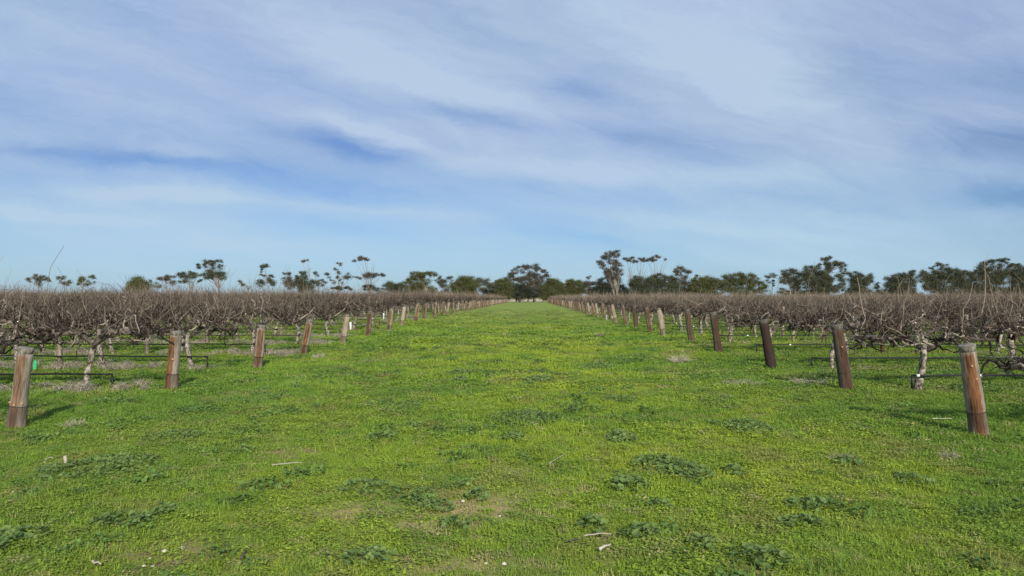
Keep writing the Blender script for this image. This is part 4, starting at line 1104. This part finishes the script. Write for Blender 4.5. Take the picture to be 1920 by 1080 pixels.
T('bush', 'bright yellow-green bush on the roadside at the track end', 242, 981, [(981, 558, 5, 3), (990, 560, 5, 2)], 'olive', fork=0.2, group='bushes at the track end')
T('gum_tree', 'flat olive tree right of the sloping she-oak', 252, 1077, [(1075, 531, 13, 5), (1067, 536, 7, 6), (1088, 534, 9, 5), (1064, 547, 8, 8), (1080, 549, 12, 5, .7)], 'olive', fork=0.4)
T('gum_tree', 'brownish thin-crowned tree with a small topknot', 252, 1105, [(1103, 530, 7, 6), (1110, 537, 6, 8), (1104, 519, 3, 3), (1104, 547, 8, 7), (1096, 540, 5, 6, .6)], 'brown', fork=0.5)
T('bush_tree', 'very dark dense tree left of the tallest gum', 246, 1132, [(1130, 533, 8, 8), (1124, 542, 9, 10), (1138, 544, 9, 9), (1116, 549, 8, 6)], 'dark', dens=1.3, fork=0.3)
T('bush_tree', 'very dark dense tree behind the tallest gum trunk', 268, 1158, [(1146, 530, 9, 7), (1156, 538, 10, 9), (1168, 545, 7, 7), (1150, 548, 10, 8)], 'dark', dens=1.3, fork=0.3)
T('gum_tree', 'tallest gum tree with billowing top and pale steep limbs', 255, 1155, [(1134, 481, 5, 5), (1141, 476, 6, 3.5), (1152, 477, 8, 4), (1160, 473, 5, 2.5), (1124, 492, 5, 2.5), (1131, 496, 4, 3), (1143, 492, 3, 4), (1156, 491, 4, 4), (1138, 508, 5, 6), (1151, 504, 4, 8), (1161, 513, 5, 8), (1147, 519, 8, 7), (1133, 502, 4, 3, .6), (1146, 484, 12, 4, .5), (1128, 497, 6, 5, .5), (1160, 500, 5, 8, .5), (1135, 512, 6, 6, .7), (1155, 522, 8, 8, .7), (1148, 498, 8, 10, .25)], 'brown', bare=[(1128, 503), (1166, 495), (1170, 505)], stems=4, fork=0.22, tr=0.42)
T('gum_tree', 'thin pale gum tree just right of the tallest gum', 262, 1183, [(1175, 486, 6, 2.5), (1184, 484, 4, 2.5), (1178, 489, 4, 2)], 'grey', bare=[(1173, 505), (1190, 505), (1188, 495), (1176, 515), (1192, 515)], fork=0.45, tr=0.2)
T('gum_tree', 'flat-topped gum tree with long bare stems, left of its twin', 262, 1203, [(1200, 488, 9, 3), (1192, 490, 6, 2.5), (1209, 487, 5, 2.5)], 'brown', bare=[(1194, 500), (1214, 500), (1218, 505)], stems=2, fork=0.3, tr=0.22)
T('gum_tree', 'flat-topped gum tree with fanned bare stems, right twin', 262, 1230, [(1226, 485, 8, 2.8), (1232, 482, 5, 2.5), (1218, 489, 6, 2), (1245, 487, 4, 1.8, .5)], 'brown', bare=[(1248, 489), (1251, 493), (1240, 495), (1222, 500)], stems=3, fork=0.25, tr=0.22)
T('bush_tree', 'dark rounded tree under the left flat-topped twin', 252, 1196, [(1189, 525, 9, 6), (1200, 533, 12, 9), (1186, 531, 6, 5), (1206, 543, 10, 7)], 'deep', dens=1.2, fork=0.3)
T('bush_tree', 'broad dark tree under the right flat-topped twin', 252, 1232, [(1236, 519, 8, 4.5), (1228, 526, 12, 7), (1221, 538, 8, 8), (1246, 527, 7, 8), (1240, 541, 8, 4)], 'deep', dens=1.1, fork=0.3)
T('bush_tree', 'dark tree right of the twin gums', 254, 1260, [(1258, 524, 8, 6), (1264, 533, 9, 7), (1253, 540, 8, 6)], 'deep', dens=1.1, fork=0.3)
T('gum_tree', 'brown-topped gum tree with bare spikes above it', 256, 1280, [(1277, 506, 10, 4), (1287, 511, 6, 4), (1270, 512, 6, 3.5), (1281, 524, 8, 9, .6), (1285, 538, 9, 8)], 'brown', bare=[(1271, 492), (1279, 494), (1275, 497), (1257, 502), (1254, 512)], fork=0.5, stems=2)
T('bush_tree', 'dark hedge-like tree right of the brown-topped gum', 254, 1308, [(1310, 528, 11, 6), (1306, 519, 3, 2.5), (1300, 537, 9, 8), (1315, 538, 10, 6)], 'olive', dens=1.2, fork=0.2)
T('bush_tree', 'green hedge-like tree left of the long olive canopy', 254, 1334, [(1330, 526, 9, 6), (1341, 530, 10, 7), (1332, 538, 12, 6)], 'olive', dens=1.2, fork=0.2)
T('gum_tree', 'left half of the long olive canopy', 252, 1370, [(1364, 523, 9, 6), (1378, 520, 9, 6), (1370, 530, 14, 5), (1356, 532, 7, 6)], 'olive', fork=0.45, stems=2)
T('gum_tree', 'right half of the long olive canopy', 252, 1405, [(1394, 518, 9, 5.5), (1409, 520, 9, 6), (1400, 529, 13, 4.5), (1424, 527, 6, 6), (1428, 537, 6, 6)], 'olive', fork=0.45, stems=2)
T('gum_tree', 'thin airy gum tree in the gap right of the olive canopy', 258, 1448, [(1437, 520, 5, 3), (1447, 516, 5, 3, .8), (1453, 518, 3, 2, .6), (1449, 531, 3, 4), (1440, 529, 4, 4, .5)], 'grey', fork=0.4, tr=0.13, stems=2)
T('gum_tree', 'grey gum tree with ragged crown, left of the big right gum', 252, 1482, [(1475, 512, 9, 4.5), (1486, 509, 6, 4), (1492, 515, 6, 5), (1478, 526, 6, 6), (1470, 515, 4, 4), (1490, 528, 7, 6, .7)], 'deep', fork=0.45)
T('gum_tree', 'wide dark gum tree below the umbrella-topped right gum', 250, 1525, [(1520, 503, 8, 4), (1532, 507, 9, 4), (1511, 514, 8, 6), (1525, 518, 13, 5), (1543, 517, 13, 5), (1505, 525, 9, 6), (1538, 528, 13, 6), (1560, 523, 12, 5), (1520, 535, 11, 5), (1550, 536, 12, 5), (1574, 522, 8, 5)], 'deep', stems=2, fork=0.4)
T('gum_tree', 'umbrella-topped gum tree rising above the wide dark gum', 256, 1551, [(1547, 485, 6, 3), (1556, 484, 4, 3), (1560, 494, 9, 3.5), (1572, 493, 9, 3), (1580, 497, 5, 3.5), (1550, 500, 5, 4), (1537, 499, 3.5, 4)], 'deep', fork=0.65, tr=0.26)
T('gum_tree', 'gum tree with cloud-like pads right of the wide dark gum', 254, 1608, [(1598, 514, 10, 4), (1610, 517, 7, 3), (1626, 518, 6, 4), (1634, 523, 6, 3.5), (1603, 523, 9, 5), (1620, 528, 9, 4), (1645, 536, 5, 4), (1612, 535, 10, 5)], 'deep', fork=0.45)
T('gum_tree', 'dark gum tree with pointed top behind arching vine canes', 250, 1690, [(1680, 520, 12, 5.5), (1695, 516, 8, 4.5), (1708, 510, 7, 2.6), (1675, 530, 12, 7), (1700, 528, 10, 7), (1665, 535, 5, 4), (1709, 521, 7, 5)], 'deep', fork=0.4)
T('gum_tree', 'gum tree with a small pine-like crest, right side', 250, 1765, [(1735, 514, 9, 4.5), (1755, 514, 12, 4.5), (1766, 497, 8, 3.2), (1747, 503, 3, 3), (1778, 506, 6, 3), (1775, 520, 12, 7), (1740, 525, 10, 6), (1760, 530, 14, 6)], 'deep', fork=0.4, stems=2)
T('gum_tree', 'dark tree between the crested gum and the rightmost gum', 250, 1805, [(1793, 511, 9, 4.5), (1805, 510, 8, 4), (1800, 520, 12, 8), (1812, 528, 10, 8)], 'deep', fork=0.4, dens=1.1)
T('gum_tree', 'layered umbrella gum tree near the right edge', 250, 1872, [(1842, 494, 7, 3.5), (1855, 491, 7, 3), (1870, 489, 9, 2.8), (1884, 488, 7, 2.6), (1896, 496, 8, 2.6), (1848, 504, 10, 3.5), (1905, 500, 8, 3), (1830, 512, 13, 5), (1860, 511, 15, 5), (1890, 511, 15, 5), (1840, 524, 18, 7), (1880, 525, 18, 7)], 'deep', bare=[(1876, 495), (1865, 496)], fork=0.5, stems=3, tr=0.3)
T('gum_tree', 'dark gum tree cut off by the right edge', 248, 1932, [(1915, 508, 12, 6), (1938, 512, 16, 9), (1915, 524, 13, 8), (1945, 528, 18, 9)], 'deep', fork=0.4, dens=1.1)
# far belt of scrub behind everything, seen between the trunks
r_ = random.Random(5)
for k, (px, ry, lab) in enumerate([(760, 5, 'low scrub patch beyond the broad olive gum'), (830, 5, 'low scrub patch beyond the open grey gum'), (895, 6, 'low scrub patch beyond the rounded gum'),
                                   (1075, 6, 'low scrub patch beyond the flat olive tree'), (1110, 7, 'low scrub patch beyond the brownish thin tree'), (1215, 7, 'low scrub patch beyond the twin gums'),
                                   (1300, 7, 'low scrub patch beyond the hedge-like trees'), (1380, 4, 'low scrub patch beyond the olive canopy'), (1500, 5, 'low scrub patch beyond the ragged gum'),
                                   (1620, 5, 'low scrub patch beyond the cloud-like gum'), (1700, 6, 'low scrub patch beyond the pointed gum'), (1790, 7, 'low scrub patch beyond the crested gum'), (1890, 8, 'low scrub patch beyond the rightmost umbrella gum')]):
    T('bush', lab, 285, px, [(px + r_.uniform(-35, 35), 553 - r_.uniform(0, 3), r_.uniform(9, 16), ry) for _ in range(5)], 'deep', fork=0.2, tr=0.1, lsz=0.3, group='scrub beyond the trees')
